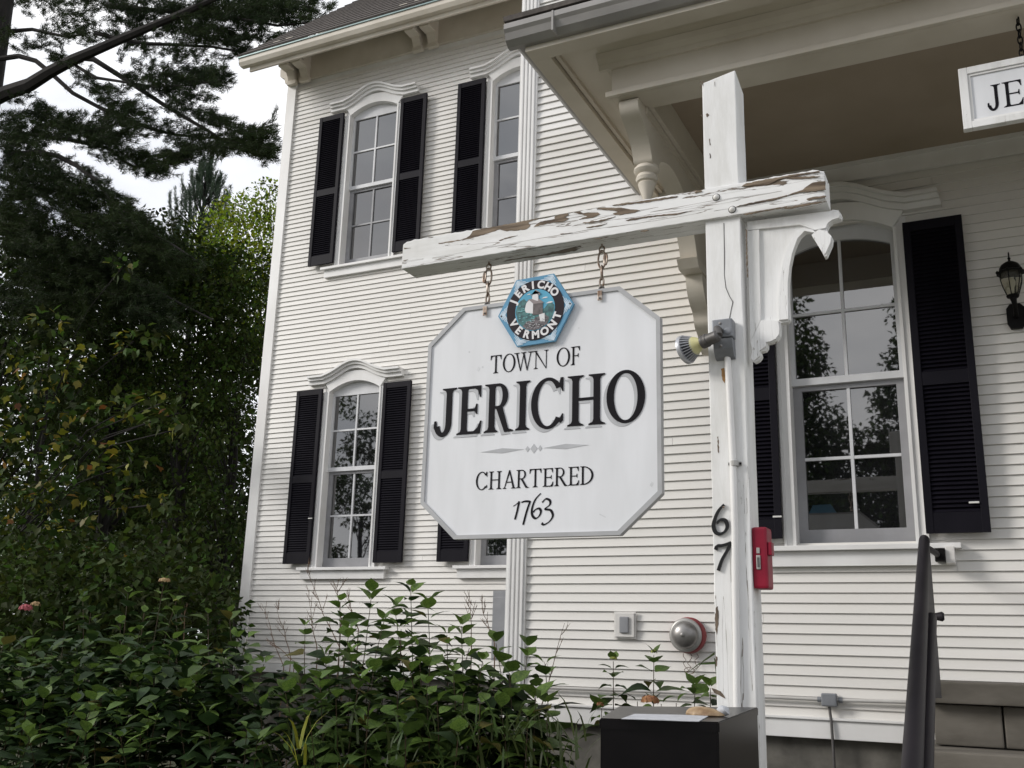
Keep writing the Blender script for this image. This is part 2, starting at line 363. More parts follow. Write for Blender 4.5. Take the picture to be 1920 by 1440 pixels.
# clapboards, one object each; every run shares a unit mesh stretched to its length
cb = bmesh.new()
prof = [(.004, EX + .0015), (-.003, EX + .0015), (-.0165, .0070), (-.0155, .0062), (.004, .0062)]
A_ = [cb.verts.new((0, y, z)) for y, z in prof]; B_ = [cb.verts.new((1, y, z)) for y, z in prof]
cb.faces.new(A_); cb.faces.new(list(reversed(B_)))
for k in range(5): cb.faces.new((A_[k], B_[k], B_[(k + 1) % 5], A_[(k + 1) % 5]))
bmesh.ops.recalc_face_normals(cb, faces=cb.faces[:])
cbm = bpy.data.meshes.new('clapboard'); cb.to_mesh(cbm); cb.free(); cbm.materials.append(PAINT)
n_clap = [0]
def clap(x0, x1, y, z, parent, stuff):
    if x1 - x0 < .02: return
    if n_clap[0] < 298 and stuff is None:
        o = bpy.data.objects.new('clapboard', cbm); COL.objects.link(o); o.location = (x0, y + .012, z); o.scale = (x1 - x0, 1, 1)
        o.rotation_euler[0] = random.uniform(-.006, .006); o.location.y += random.uniform(0, .0012)
        attach(o, parent); n_clap[0] += 1
    else: extra[id(parent)][1].append((x0, x1, y + .012, z))
extra = {id(wall_main): (wall_main, []), id(wall_wing): (wall_wing, [])}
def rows(parent, y, x0, x1, z0, z1, opens, hide):
    n = int((z1 - z0) / EX)
    for k in range(n):
        z = z0 + k * EX; segs = [(x0, x1)]
        for o in opens:
            if o[2] - .01 < z + EX * .6 and z + EX * .4 < o[3]:
                segs = [t for s_ in segs for t in (((s_[0], min(s_[1], o[0])), (max(s_[0], o[1]), s_[1])) if s_[0] < o[1] and s_[1] > o[0] else (s_,))]
        for a, b in segs:
            if b - a < .02: continue
            hd = True if hide(a, b, z) else None
            if hd is None and b - a > 1.1 and random.random() < .2:
                m_ = a + (b - a) * random.uniform(.25, .75) - .15; clap(a, m_ - .0012, y, z, parent, hd); clap(m_ + .0012, b, y, z, parent, hd)
            else: clap(a, b, y, z, parent, hd)
om = [(c - .46, c + .46, .74, 3.03) for c in (-.905,)]
rows(wall_main, D, XP1, XR - .05, -.37, 7.8, om, lambda a, b, z: z > 3.45 or (b < -1.5 and False))
ow = []
for w_ in WIN:
    if w_[1] == LY: ow.append((w_[0] - .46, w_[0] + .46, .9 + w_[2], 3.25 + w_[2]))
rows(wall_wing, LY, XL + .15, XP0, -.22, 7.72, ow, lambda a, b, z: a > -4.9)
for wl, lst in extra.values():
    if not lst: continue
    P_ = [Vector((a, y, z)) for a, b, y, z in lst]
    mb = MB()
    for a, b, y, z in lst: mb.prism([(y + p[0], z + p[1]) for p in prof], 'x', a, b)
    tag(mb.build('clapboards', PAINT, wl), kind='stuff')

# trim boards
def fluted(name, x0, x1, y, z0, z1, n=4):
    mb = MB().quadbox(x0, x1, y - .022, y + .01, z0, z1)
    wv = (x1 - x0) / (n + .6)
    for k in range(n):
        cx = x0 + wv * (k + .8); mb.quadbox(cx - wv * .31, cx + wv * .31, y - .033, y - .0215, z0 + .02, z1 - .01, bev=.004)
    return mb.build(name, TRIM, house)
fluted('corner_pilaster', XP0, XP1, D, -.49, 7.85)
box('corner_board', TRIM, house, XL, XL + .15, LY - .028, LY + .01, -.32, 7.72)
box('corner_board', TRIM, house, XL, XL + .028, LY + .012, LY + .17, -.32, 7.72)
box('baseboard', TRIM, house, XP1 + .002, XR, D - .03, D + .01, -.485, -.372, bev=.004)
box('baseboard', TRIM, house, XL + .152, XP0, LY - .03, LY + .01, -.32, -.222, bev=.004)
box('drip_cap', TRIM, house, XP1 + .002, XR, D - .045, D + .008, -.3705, -.355, bev=.003)

def window(cx, y, dz, arched, mo):
    """casing > hood, sill, sashes, muntins, panes; the opening is 0.75 wide and its head is arched"""
    zb, zs, rise = .91 + dz, 3.10 + dz, .115
    hw_o, hw_i = .455, .375
    def arc(hw, z, r, n=14): return [(cx + hw * math.sin(t), z + r * (math.cos(t) - math.cos(1.0)) / (1 - math.cos(1.0))) for t in [(-1 + 2 * k / n) for k in range(n + 1)]]
    def arcx(hw, z, r, n=14): return [(cx + hw * (-1 + 2 * k / n), z + r * (1 - (-1 + 2 * k / n) ** 2)) for k in range(n + 1)]
    mb = MB()
    for s in (-1, 1):
        a, b = sorted((cx + s * hw_i, cx + s * hw_o))
        mb.quadbox(a, b, y - .028, y + .012, zb, zs)
        a, b = sorted((cx + s * hw_i, cx + s * (hw_i + .022))); mb.quadbox(a, b, y - .040, y - .0275, zb, zs)
        a, b = sorted((cx + s * (hw_o - .018), cx + s * hw_o)); mb.quadbox(a, b, y - .037, y - .0275, zb, zs)
        a, b = sorted((cx + s * hw_i, cx + s * (hw_i + .04))); mb.quadbox(a, b, y + .0122, y + .17, zb, 3.25 + dz)
    mb.strip(arcx(hw_i, zs, rise), arcx(hw_o, zs + .115, rise + .015), 'y', y - .030, y + .012)
    mb.strip(arcx(hw_i, zs, rise), arcx(hw_i, zs + .16, rise), 'y', y + .0122, y + .17)
    win = mb.build('window', TRIM, house, origin=(cx, y, zb))
    # bracket-shaped hood mould
    def hood(off): 
        pts = [(cx - .70 + off * .2, 3.205 + dz + off), (cx - .47, 3.205 + dz + off)]
        pts += [(cx + x_ * .47, 3.215 + dz + off + .155 * (math.cos(math.pi * abs(x_) * .98) * .5 + .5)) for x_ in np.linspace(-.86, .86, 17)]
        return pts + [(cx + .47, 3.205 + dz + off), (cx + .70 - off * .2, 3.205 + dz + off)]
    h = MB().strip(hood(.0), hood(.045), 'y', y - .055, y + .008).strip(hood(.0455), hood(.078), 'y', y - .085, y + .008).strip(hood(.0785), hood(.105), 'y', y - .115, y + .008)
    h.build('hood_mould', TRIM, win)
    MB().quadbox(cx - .64, cx + .64, y - .085, y + .008, zb - .035, zb - .001, bev=.004).quadbox(cx - .60, cx + .60, y - .045, y + .008, zb - .135, zb - .036).build('sill', TRIM, win)
    zm = 2.09 + dz + mo; gz = zb + .12
    fi = .345; yo = y + .062; yi = y + .095
    # upper sash (outer), lower sash set back, with its grey screen frame
    topz = (lambda x_: zs + .0 + (.075 * (1 - (x_ / fi) ** 2) if arched else 0.0)) 
    up = MB(); 
    for s in (-1, 1): a, b = sorted((cx + s * (fi - .0), cx + s * hw_i)); up.quadbox(a, b, yo - .012, yo + .03, zm, zs + .02)
    up.quadbox(cx - fi, cx + fi, yo - .012, yo + .03, zm, zm + .05)
    ttop = 3.05 + dz if not arched else 3.02 + dz
    xs = np.linspace(-fi, fi, 15)
    inner = [(cx + x_, ttop + ((.075 * (1 - (x_ / fi) ** 2)) if arched else 0)) for x_ in xs]
    outer = [(cx + x_, zs + rise + .03) for x_ in xs]
    up.strip(inner, outer, 'y', yo - .012, yo + .03)
    up.build('sash', SASH, win)
    lo = MB()
    for s in (-1, 1): a, b = sorted((cx + s * (fi - .03), cx + s * hw_i)); lo.quadbox(a, b, yi - .012, yi + .03, zb, zm + .02)
    lo.quadbox(cx - fi + .03, cx + fi - .03, yi - .012, yi + .03, zb, gz).quadbox(cx - fi + .03, cx + fi - .03, yi - .012, yi + .03, zm - .035, zm + .02)
    lo.build('sash', SCREEN, win)['label'] = 'lower grey sash of the window'
    um = (zm + .05 + ttop + .02) / 2; lm = (gz + zm - .035) / 2
    MB().quadbox(cx - .0105, cx + .0105, yo - .008, yo + .028, zm + .05, ttop + (.074 if arched else 0)).build('muntin', SASH, win)
    MB().quadbox(cx - fi, cx + fi, yo - .006, yo + .026, um - .0105, um + .0105).build('muntin', SASH, win)
    MB().quadbox(cx - .0105, cx + .0105, yi - .008, yi + .028, gz, zm - .035).build('muntin', SASH if dz < 3 else SCREEN, win)
    MB().quadbox(cx - fi + .03, cx + fi - .03, yi - .006, yi + .026, lm - .0105, lm + .0105).build('muntin', SASH if dz < 3 else SCREEN, win)
    for (x0, x1) in ((-fi, -.011), (.011, fi)):
        for (z0, z1, yy, ii) in ((zm + .05, um - .011, yo, 0), (um + .011, ttop + .09, yo, 0), (gz, lm - .011, yi, 1), (lm + .011, zm - .036, yi, 1)):
            a, b = x0, x1
            if ii: a, b = max(a, -fi + .03), min(b, fi - .03)
            t = random.uniform(-.0022, .0022); t2 = random.uniform(-.0022, .0022)
            g = MB(); g.quadbox(cx + a, cx + b, yy + .010, yy + .014, z0, z1)
            for v in g.bm.verts: v.co.y += (v.co.x - cx) * t * 2 + (v.co.z - z0) * t2
            g.build('pane', GLASS, win)
    return win
for w_ in WIN: window(*w_)

def shutter(x0, x1, y, z0, z1, twist=0., brightness=None):
    """frame with top, middle and bottom rails and two banks of louvres"""
    st = .048; zm = z0 + (z1 - z0) * .475; org = Vector(((x0 + x1) / 2, y, z0)); th = .034
    mb = MB(); mb.quadbox(x0, x0 + st, y - th, y, z0, z1, bev=.003).quadbox(x1 - st, x1, y - th, y, z0, z1, bev=.003)
    for a, b in ((z0, z0 + .13), (zm - .045, zm + .045), (z1 - .07, z1)): mb.quadbox(x0 + st, x1 - st, y - th + .003, y - .002, a, b)
    if twist:
        for v in mb.bm.verts: v.co.y += (v.co.x - org.x) * twist
    o = mb.build('shutter', SHUT, house, origin=org)
    lv = MB()
    for a, b in ((z0 + .13, zm - .045), (zm + .045, z1 - .07)):
        n = int((b - a) / .0285); p = (b - a) / n
        for k in range(n):
            z = a + (k + .5) * p
            lv.prism([(y - .030, z - p * .42), (y - .026, z - p * .52), (y - .005, z + p * .40), (y - .009, z + p * .52)], 'x', x0 + st, x1 - st)
        lv.quadbox(x0 + st, x1 - st, y - .004, y - .002, a, b)
    if twist:
        for v in lv.bm.verts: v.co.y += (v.co.x - org.x) * twist
    tag(lv.build('louvres', SHUT, o), kind='stuff')
    return o
for cx in (-7.145, -4.975):
    for dz in (0, 3.885):
        shutter(cx - .46 - .395, cx - .46, LY - .045, .955 + dz, 3.135 + dz)
        if cx < -6: shutter(cx + .455, cx + .455 + .395, LY - .045, .955 + dz, 3.125 + dz)
shutter(-.463, -.088, D - .05, .795, 2.925); shutter(-1.745, -1.365, D - .05, .785, 2.91)
# little shutter hooks
for x_, z_, y_ in ((-.17, .98, D - .085), (-1.39, .93, D - .085), (-7.63, 1.5, LY - .08)):
    MB().quadbox(x_ - .03, x_ + .03, y_ - .008, y_ + .004, z_ - .006, z_ + .006, bev=.002).build('shutter_hook', BOLTW, house)

# wing eave: gutter, fascia, steep roof, frieze, paired corbels
EZ, EY = 7.66, 9.45
box('frieze', SOFFIT, house, XL, XP0, LY - .035, LY + .01, 7.722, 8.3)
box('fascia', SOFFIT, house, -8.87, XP0 + .3, EY, EY + .03, EZ, EZ + .13)
MB().prism([(EY - .10, EZ + .17), (EY - .012, EZ + .17), (EY - .001, EZ + .135), (EY - .001, EZ + .06), (EY - .07, EZ + .06), (EY - .10, EZ + .11)], 'x', -8.98, XP0 + .3).build('gutter', SOFFIT, house)
MB().prism([(EY - .115, EZ + .172), (EY + .05, EZ + .172), (EY + .05, EZ + .19), (EY - .115, EZ + .19)], 'x', -9.0, XP0 + .3).build('drip_edge', DRIP, house)
t45 = 1.0
MB().prism([(EY + .031, EZ + .01), (EY + .031, EZ + .1), (EY + 5.0, EZ + 5.07), (EY + 5.0, EZ + 4.98)], 'x', -8.87, XP0 + .3).build('soffit', SOFFIT, house)
rf = MB(); nrow = 26
for k in range(nrow):
    a = k * .19; b = a + .20
    rf.prism([(EY - .12 + a, EZ + .195 + a), (EY - .12 + a - .012, EZ + .20 + a + .012), (EY - .12 + b - .004, EZ + .195 + b + .004), (EY - .12 + b, EZ + .19 + b)], 'x', -9.0, XP0 + .3)
rf.build('roof', SHING, house)
MB().prism([(LY + .0, EZ + .5), (EY + 5.0, EZ + 5.0), (LY + 8, EZ + .5)], 'x', XL + .02, XL + .12).build('gable_wall', TRIM, house)
MB().prism([(EY + 4.88, EZ + 5.19), (LY + 8.7, EZ + .2), (LY + 8.7, EZ + .1), (EY + 4.88, EZ + 5.09)], 'x', -9.0, XP0 + .3).build('roof', SHING, house)
MB().prism([(D - .5, 7.9), (LY + 2.2, 11.2), (LY + 8.8, 7.9)], 'x', XP0 - .3, XR + .3).build('roof', SHING, house)
def corbel(cx, dep=.44, h=.46, wd=.115):
    y = LY - .036; z1 = 8.13
    pts = [(y, z1 - h)]
    for k in range(9):
        t = k / 8; yy = y - .05 - dep * (t ** 1.6) * .8 - .03 * math.sin(t * math.pi * 2); zz = z1 - h + .05 + (h - .12) * t ** .75
        pts.append((yy, zz))
    pts += [(y - dep, z1 - .05), (y - dep, z1), (y, z1)]
    mb = MB().prism(pts, 'x', cx - wd / 2, cx + wd / 2)
    mb.quadbox(cx - wd / 2 - .018, cx + wd / 2 + .018, y - .06, y + .002, z1 - h - .0, z1 - h + .06)
    mb.quadbox(cx - wd / 2 - .018, cx + wd / 2 + .018, y - dep * .62, y - .1, z1 - h * .62, z1 - h * .5, bev=.006)
    mb.quadbox(cx - wd / 2 - .012, cx + wd / 2 + .012, y - dep * .98, y - dep * .6, z1 - h * .36, z1 - h * .2, bev=.008)
    return mb.build('corbel', SOFFIT, house)
for cx in (-8.55, -8.33, -6.48, -6.25, -4.4, -4.18): corbel(cx)
# corbel on the side of the corner, seen from the front
MB().prism([(XL, 7.72), (XL - .05, 7.78), (XL - .10, 7.80), (XL - .12, 7.88), (XL - .2, 7.93), (XL - .21, 8.05), (XL, 8.1)], 'y', LY + .02, LY + .13).build('corbel', SOFFIT, house)

# porch roof
PX, PY, PZ = -2.34, 4.78, 3.5
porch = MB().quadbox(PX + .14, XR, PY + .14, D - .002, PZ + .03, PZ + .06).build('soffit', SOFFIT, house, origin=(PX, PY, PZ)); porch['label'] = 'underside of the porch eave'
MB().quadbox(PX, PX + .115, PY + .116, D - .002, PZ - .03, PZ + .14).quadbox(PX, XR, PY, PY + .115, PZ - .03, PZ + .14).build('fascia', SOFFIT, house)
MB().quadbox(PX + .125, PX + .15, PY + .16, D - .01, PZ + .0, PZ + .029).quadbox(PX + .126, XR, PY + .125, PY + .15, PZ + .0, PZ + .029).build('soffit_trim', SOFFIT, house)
gp = [(PY - .001, PZ + .0), (PY - .035, PZ + .0), (PY - .07, PZ + .03), (PY - .085, PZ + .07), (PY - .10, PZ + .09), (PY - .10, PZ + .125), (PY - .001, PZ + .125)]
MB().prism(gp, 'x', PX - .10, XR).build('gutter', GUTT, house)
MB().prism([(PX - .001, PZ + .0), (PX - .035, PZ + .0), (PX - .07, PZ + .03), (PX - .085, PZ + .07), (PX - .10, PZ + .09), (PX - .10, PZ + .125), (PX - .001, PZ + .125)], 'y', PY, D - .04).build('gutter', GUTT, house)
for x_ in (-2.12, -.9, .5): MB().quadbox(x_ - .006, x_ + .006, PY - .104, PY, PZ - .002, PZ + .128).build('gutter_seam', GUTT, house)
pr_ = bmesh.new()
vv = [pr_.verts.new(c) for c in [(PX - .1, PY - .1, PZ + .142), (XR, PY - .1, PZ + .142), (XR, D, PZ + .75), (PX + .55, D, PZ + .75), (PX - .1, D, PZ + .142)]]
pr_.faces.new((vv[0], vv[1], vv[2], vv[3])); pr_.faces.new((vv[0], vv[3], vv[4]))
me = bpy.data.meshes.new('roof'); pr_.to_mesh(me); pr_.free(); me.materials.append(SHING); o = bpy.data.objects.new('roof', me); COL.objects.link(o); attach(o, house)
sm = o.modifiers.new('s', 'SOLIDIFY'); sm.thickness = .03; sm.offset = 1
BX, BY = -1.92, 5.13
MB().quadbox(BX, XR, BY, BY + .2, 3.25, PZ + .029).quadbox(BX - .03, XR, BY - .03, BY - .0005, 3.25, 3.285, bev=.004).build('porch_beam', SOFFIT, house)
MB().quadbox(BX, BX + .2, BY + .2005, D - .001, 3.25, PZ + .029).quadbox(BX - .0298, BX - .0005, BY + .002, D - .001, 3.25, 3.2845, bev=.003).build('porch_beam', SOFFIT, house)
def crown(d0, z0): return [(0, z0), (-.02, z0), (-.03, z0 + .03), (-.06, z0 + .055), (-.075, z0 + .085), (0, z0 + .085)]
MB().prism([(BY + a - .0005, b) for a, b in crown(0, PZ - .057)], 'x', BX - .075, XR).build('crown_mould', SOFFIT, house)
MB().prism([(BX + a - .0005, b) for a, b in crown(0, PZ - .057)], 'y', BY + .001, D - .002).build('crown_mould', SOFFIT, house)
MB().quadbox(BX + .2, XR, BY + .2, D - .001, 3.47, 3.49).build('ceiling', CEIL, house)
MB().quadbox(BX + .201, XR, D - .03, D - .002, 3.33, 3.469).quadbox(BX + .201, XR, D - .05, D - .0305, 3.44, 3.469).build('frieze', TRIM, house)
# the big bracket that carries the porch corner
bx0, bx1 = -1.885, -1.765
def arcp(cy, cz, ry, rz, a0, a1, n): return [(cy + ry * math.cos(R(a0 + (a1 - a0) * k / n)), cz + rz * math.sin(R(a0 + (a1 - a0) * k / n))) for k in range(n + 1)]
pts = [(5.16, 3.249), (5.16, 3.19), (5.19, 3.15), (5.27, 3.12), (5.36, 3.06), (5.41, 2.99), (5.43, 2.93), (5.56, 2.93), (5.57, 3.0)]
pts += arcp(6.03, 2.72, -.40, .36, 20 - 65, 0, 1)[:0]
pts += [(5.66, 3.05), (5.80, 3.09), (5.98, 3.08), (6.14, 3.02), (6.28, 2.90), (6.37, 2.76), (6.42, 2.64), (6.52, 2.63), (6.53, 2.52), (6.60, 2.42), (6.70, 2.37), (6.72, 2.28), (6.82, 2.24), (6.88, 2.14), (6.95, 2.12), (6.985, 2.16), (6.985, 3.249)]
def rounded(P_, it=2):
    for _ in range(it):
        Q = []
        for k in range(len(P_)):
            a, b = P_[k], P_[(k + 1) % len(P_)]; L_ = math.hypot(b[0] - a[0], b[1] - a[1]); f = min(.25, .02 / max(L_, 1e-6)) if L_ > .25 else .25
            Q += [(a[0] + (b[0] - a[0]) * f, a[1] + (b[1] - a[1]) * f), (b[0] - (b[0] - a[0]) * f, b[1] - (b[1] - a[1]) * f)]
        P_ = Q
    return P_
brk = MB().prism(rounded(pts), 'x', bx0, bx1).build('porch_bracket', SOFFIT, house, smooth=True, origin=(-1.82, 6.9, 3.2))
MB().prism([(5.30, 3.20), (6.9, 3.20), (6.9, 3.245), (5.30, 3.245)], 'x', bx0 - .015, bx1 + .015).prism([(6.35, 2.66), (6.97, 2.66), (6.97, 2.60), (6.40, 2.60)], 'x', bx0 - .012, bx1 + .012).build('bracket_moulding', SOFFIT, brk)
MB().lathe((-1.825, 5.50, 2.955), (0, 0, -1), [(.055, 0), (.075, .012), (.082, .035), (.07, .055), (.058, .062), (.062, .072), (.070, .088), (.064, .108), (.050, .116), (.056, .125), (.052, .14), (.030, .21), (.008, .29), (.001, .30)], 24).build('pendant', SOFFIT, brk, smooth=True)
# stone steps at the porch
for (z0, z1, y0, yb, x0) in ((-.215, -.10, 6.35, 6.95, -.50), (-.44, -.222, 6.42, 6.94, -.47), (-.56, -.448, 6.05, 6.95, -.52), (-.80, -.568, 6.1, 6.94, -.47), (-.92, -.808, 5.75, 6.95, -.52), (-1.2, -.928, 5.8, 6.94, -.47)):
    x = x0; slab = z1 - z0 < .12
    while x < 2.6:
        wd = random.uniform(1.2, 1.6) if slab else random.uniform(.34, .6)
        if not slab and abs(x - x0) < .01: wd = .36
        o = MB().quadbox(x + .004, x + wd - .006, y0 + random.uniform(-.006, .006), yb, z0, z1, bev=.008).build('step_stone', STEP, house); x += wd
box('step_core', FOUND, house, -.42, 2.6, 6.5, 6.93, GZ, -.24)

# ------------------------------------------------------------------ fittings on the wall
# electrical conduit along the wall
cz = -.245
c = empty('electrical_conduit', (-1.117, D - .03, cz), 'grey metal electrical conduit running along the siding to a junction box', 'conduit')
MB().tube([(-3.2, D - .032, cz - .004), (-2.3, D - .032, cz + .003), (-1.165, D - .032, cz)], .012, 10).build('pipe', PIPE, c, smooth=True)
MB().tube([(-1.07, D - .032, cz), (-.7, D - .032, cz + .006), (-.46, D - .032, cz + .007)], .012, 10).build('pipe', PIPE, c, smooth=True)
MB().quadbox(-1.165, -1.07, D - .068, D - .014, -.285, -.205, bev=.008).build('junction_box', GALV, c)
for x_ in (-1.18, -1.05): MB().tube([(x_ - .012, D - .032, cz), (x_ + .012, D - .032, cz)], .018, 12).build('connector', GALV, c)
MB().tube([(-1.12, D - .04, -.288), (-1.112, D - .045, -.38), (-1.108, D - .05, -.5), (-1.10, D - .06, GZ)], .009, 8).build('cable', HOLDER, c, smooth=True)
# outlet cover
q = at(1172, 1172, 'y', D - .02)
o = empty('outlet_cover', q, 'square cream wall plate with a grey cover on the siding beside the alarm bell', 'wall plate')
MB().quadbox(q.x - .082, q.x + .082, D - .024, D - .012, q.z - .093, q.z + .093, bev=.003).build('plate', CREAM, o)
MB().quadbox(q.x - .072, q.x + .072, D - .034, D - .0243, q.z - .083, q.z + .083, bev=.004).build('frame', CREAM, o)
MB().quadbox(q.x - .034, q.x + .034, D - .05, D - .0343, q.z - .055, q.z + .058, bev=.006).build('cover', PLASTG, o)
# alarm bell
q = at(1287, 1191, 'y', D - .05)
o = empty('alarm_bell', (q.x, D - .013, q.z), 'round grey alarm bell on a faded red base low on the siding', 'alarm bell')
MB().lathe((q.x + .012, D - .013, q.z), (0, -1, 0), [(.118, 0), (.122, .008), (.122, .035), (.112, .048), (.09, .05)], 32).build('base', REDF, o, smooth=True)
MB().lathe((q.x, D - .060, q.z), (0, -1, 0), [(.110, 0), (.114, .004), (.114, .016), (.104, .026), (.098, .027)], 32).build('rim', BELL2, o, smooth=True)
MB().lathe((q.x, D - .086, q.z), (0, -1, 0), [(.09, 0), (.093, .006), (.088, .018), (.078, .032), (.058, .046), (.034, .055), (.014, .058), (.012, .064), (.004, .067)], 32).build('gong', BELL, o, smooth=True)
for k in range(3):
    x_ = q.x + (-.03, .02, .065)[k]; pts = [(x_, D - .03, q.z - .12)]
    for j in range(6): pts.append((x_ + .015 * math.sin(j * 2 + k) + (.03 * j / 6 if k == 0 else -.02 * j / 6), D - .03, q.z - .12 - .022 * (j + 1)))
    MB().tube(pts, .0022, 5).build('loose_wire', TWIG, o)
MB().torus((q.x + .01, D - .03, q.z - .235), (0, 1, 0), .035, .022, .0022, seg=14, ms=5).build('loose_wire', TWIG, o)
# meter box on the wing
o = empty('meter_box', (-4.98, LY - .05, .1), 'tall pale grey electric box half hidden by the corner pilaster', 'utility box')
MB().quadbox(-5.06, -4.80, LY - .15, LY - .013, -.1, .63, bev=.006).build('cabinet', PLASTG, o)
MB().quadbox(-5.045, -4.815, LY - .158, LY - .1503, -.08, .56, bev=.003).build('door', PLASTG, o)

# wall lantern
q = at(1884, 560, 'y', D - .13); lx, ly = q.x + .045, D - .17
o = empty('wall_lantern', (lx + .02, D - .02, 2.17), 'black coach lantern with curved glass panes on the wall beside the shutter', 'lantern')
wz = 2.235
MB().prism([(lx - .035, wz - .16), (lx + .055, wz - .16), (lx + .085, wz - .11), (lx + .085, wz + .02), (lx + .05, wz + .06), (lx - .03, wz + .06), (lx - .06, wz + .02), (lx - .06, wz - .11)], 'y', D - .045, D - .012).build('back_plate', LAMPB, o)
MB().tube([(lx + .012, D - .04, wz - .05), (lx + .012, D - .10, wz - .06), (lx + .008, ly, wz + .01), (lx, ly, wz + .075)], [.022, .02, .018, .028], 12).build('arm', LAMPB, o, smooth=True)
MB().lathe((lx, ly, wz + .07), (0, 0, 1), [(.02, 0), (.045, .006), (.052, .02), (.046, .028)], 12).build('cup', LAMPB, o)
def lr(t): return .046 + .042 * math.sin(min(1, t * 1.12) * math.pi / 2) - (0.01 * max(0, t - .8))
for k in range(6):
    a = k * math.pi / 3 + .3
    MB().tube([(lx + lr(t) * math.cos(a), ly + lr(t) * math.sin(a), wz + .095 + .195 * t) for t in np.linspace(0, 1, 7)], .0042, 6).build('rib', LAMPB, o)
MB().lathe((lx, ly, wz + .095), (0, 0, 1), [(lr(t) * .95, .195 * t) for t in np.linspace(0, 1, 8)], 12).build('globe', LAMPG, o, smooth=True)
MB().lathe((lx, ly, wz + .10), (0, 0, 1), [(.012, 0), (.012, .05), (.026, .09), (.028, .11), (.02, .135), (.004, .145)], 14).build('bulb', BULB, o, smooth=True)
MB().lathe((lx, ly, wz + .288), (0, 0, 1), [(.088, 0), (.108, .0), (.112, .012), (.092, .022), (.086, .05), (.066, .085), (.034, .105), (.012, .112), (.008, .13), (.014, .14), (.007, .15), (.006, .19), (.001, .20)], 12).build('cap', LAMPB, o, smooth=True)
for k in range(6):
    a = k * math.pi / 3 + .3
    MB().lathe((lx + .106 * math.cos(a), ly + .106 * math.sin(a), wz + .286), (0, 0, 1), [(.006, 0), (.012, .008), (.013, .018), (.004, .03)], 8).build('knob', LAMPB, o)

LS = .76; piv = Vector((lx + .012, D - .012, wz - .05))
for ch_ in o.children:
    for v in ch_.data.vertices: v.co = piv + (v.co - piv) * LS
# handrail
o = empty('stair_handrail', (-.32, 3.7, GZ), 'dark painted handrail slanting up to the porch wall', 'handrail')
p1, p2 = at(1733, 1012, 'y', 6.6), at(1713, 1389, 'y', 3.7); p3 = p2 + (p2 - p1) * .25
MB().tube([p3, p2, (p1 + p2) / 2, p1 + (p2 - p1) * .02, p1, p1 + Vector((.01, .03, -.004))], [.033, .033, .032, .032, .03, .018], 16).build('top_rail', RAIL, o, smooth=True)
l1, l2 = at(1746, 1158, 'y', 5.4), at(1737, 1389, 'y', 3.9); l3 = l2 + (l2 - l1) * .3
MB().tube([l3, l2, l1, l1 + Vector((0, .02, .0))], [.026, .026, .026, .012], 14).build('lower_rail', RAIL, o, smooth=True)
a_ = at(1743, 1022, 'y', 6.55); b_ = at(1766, 1309, 'y', 5.1); c_ = at(1742, 1309, 'y', 4.6)
bm_ = MB(); tri = [a_, b_, c_, p2 + Vector((.02, .2, .05))]
A3 = [bm_.bm.verts.new(v) for v in tri]; B3 = [bm_.bm.verts.new(v + Vector((-.012, 0, 0))) for v in tri]
bm_.bm.faces.new(A3); bm_.bm.faces.new(B3[::-1])
for k in range(4): bm_.bm.faces.new((A3[k], B3[k], B3[(k + 1) % 4], A3[(k + 1) % 4]))
bm_.build('side_panel', RAIL, o)
wb = at(1757, 1040, 'y', 6.85)
MB().tube([p1 + Vector((.0, -.05, -.04)), (p1.x + .05, 6.75, wb.z), (wb.x, 6.88, wb.z)], .018, 10).build('wall_arm', RAIL, o, smooth=True)
MB().quadbox(wb.x - .015, wb.x + .045, D - .14, D - .05, wb.z - .038, wb.z + .038, bev=.003).build('bracket', LAMPB, o)
MB().quadbox(wb.x + .046, wb.x + .10, D - .12, D - .013, wb.z - .05, wb.z + .055, bev=.004).build('mounting_block', CREAM, o)
kn = at(1762, 1156, 'y', 5.9)
MB().tube([kn - Vector((.05, 0, 0)), kn + Vector((.012, 0, 0)), kn + Vector((.022, 0, .0))], [.012, .026, .018], 10).build('rail_knuckle', RAIL, o, smooth=True)
MB().tube([(p2.x - .005, 3.9, GZ), (p2.x - .005, 3.9, p2.z + .02)], .026, 12).build('post', RAIL, o, smooth=True)

# hanging JE... board under the porch beam
o = empty('hanging_name_board', (.6, 5.2, 3.01), 'framed white board hung on a chain under the porch, lettered JE', 'sign')
hx, hz0, hz1, hy = -.018, 2.662, 3.012, 5.2
MB().quadbox(hx + .02, 1.28, hy + .012, hy + .028, hz0 + .02, hz1 - .02).build('board', SIGNW, o)
fr = MB()
fr.quadbox(hx, hx + .042, hy - .004, hy + .04, hz0, hz1, bev=.003).quadbox(1.26, 1.302, hy - .004, hy + .04, hz0, hz1, bev=.003)
fr.quadbox(hx + .0425, 1.2595, hy - .004, hy + .04, hz0, hz0 + .038, bev=.003).quadbox(hx + .0425, 1.2595, hy - .004, hy + .04, hz1 - .038, hz1, bev=.003)
fr.build('frame', BRKT, o)
MB().quadbox(hx + .0425, hx + .055, hy + .004, hy + .0118, hz0 + .0385, hz1 - .0385).quadbox(hx + .055, 1.2595, hy + .004, hy + .0118, hz0 + .0385, hz0 + .05).quadbox(hx + .055, 1.2595, hy + .004, hy + .0118, hz1 - .05, hz1 - .0385).build('inner_moulding', TRIM, o)
def chain_links(par, x, y, z1, z0, n, r, m, rx=.5, jig=0):
    h = (z1 - z0) / n
    for k in range(n):
        zc = z1 - (k + .5) * h
        a = R(20 + 90 * (k % 2) + jig)
        MB().torus((x, y, zc), (math.cos(a), math.sin(a), 0), h * rx * .62, h * .5 + r * 1.6, r, seg=16, ms=6).build('link', m, par, smooth=True)
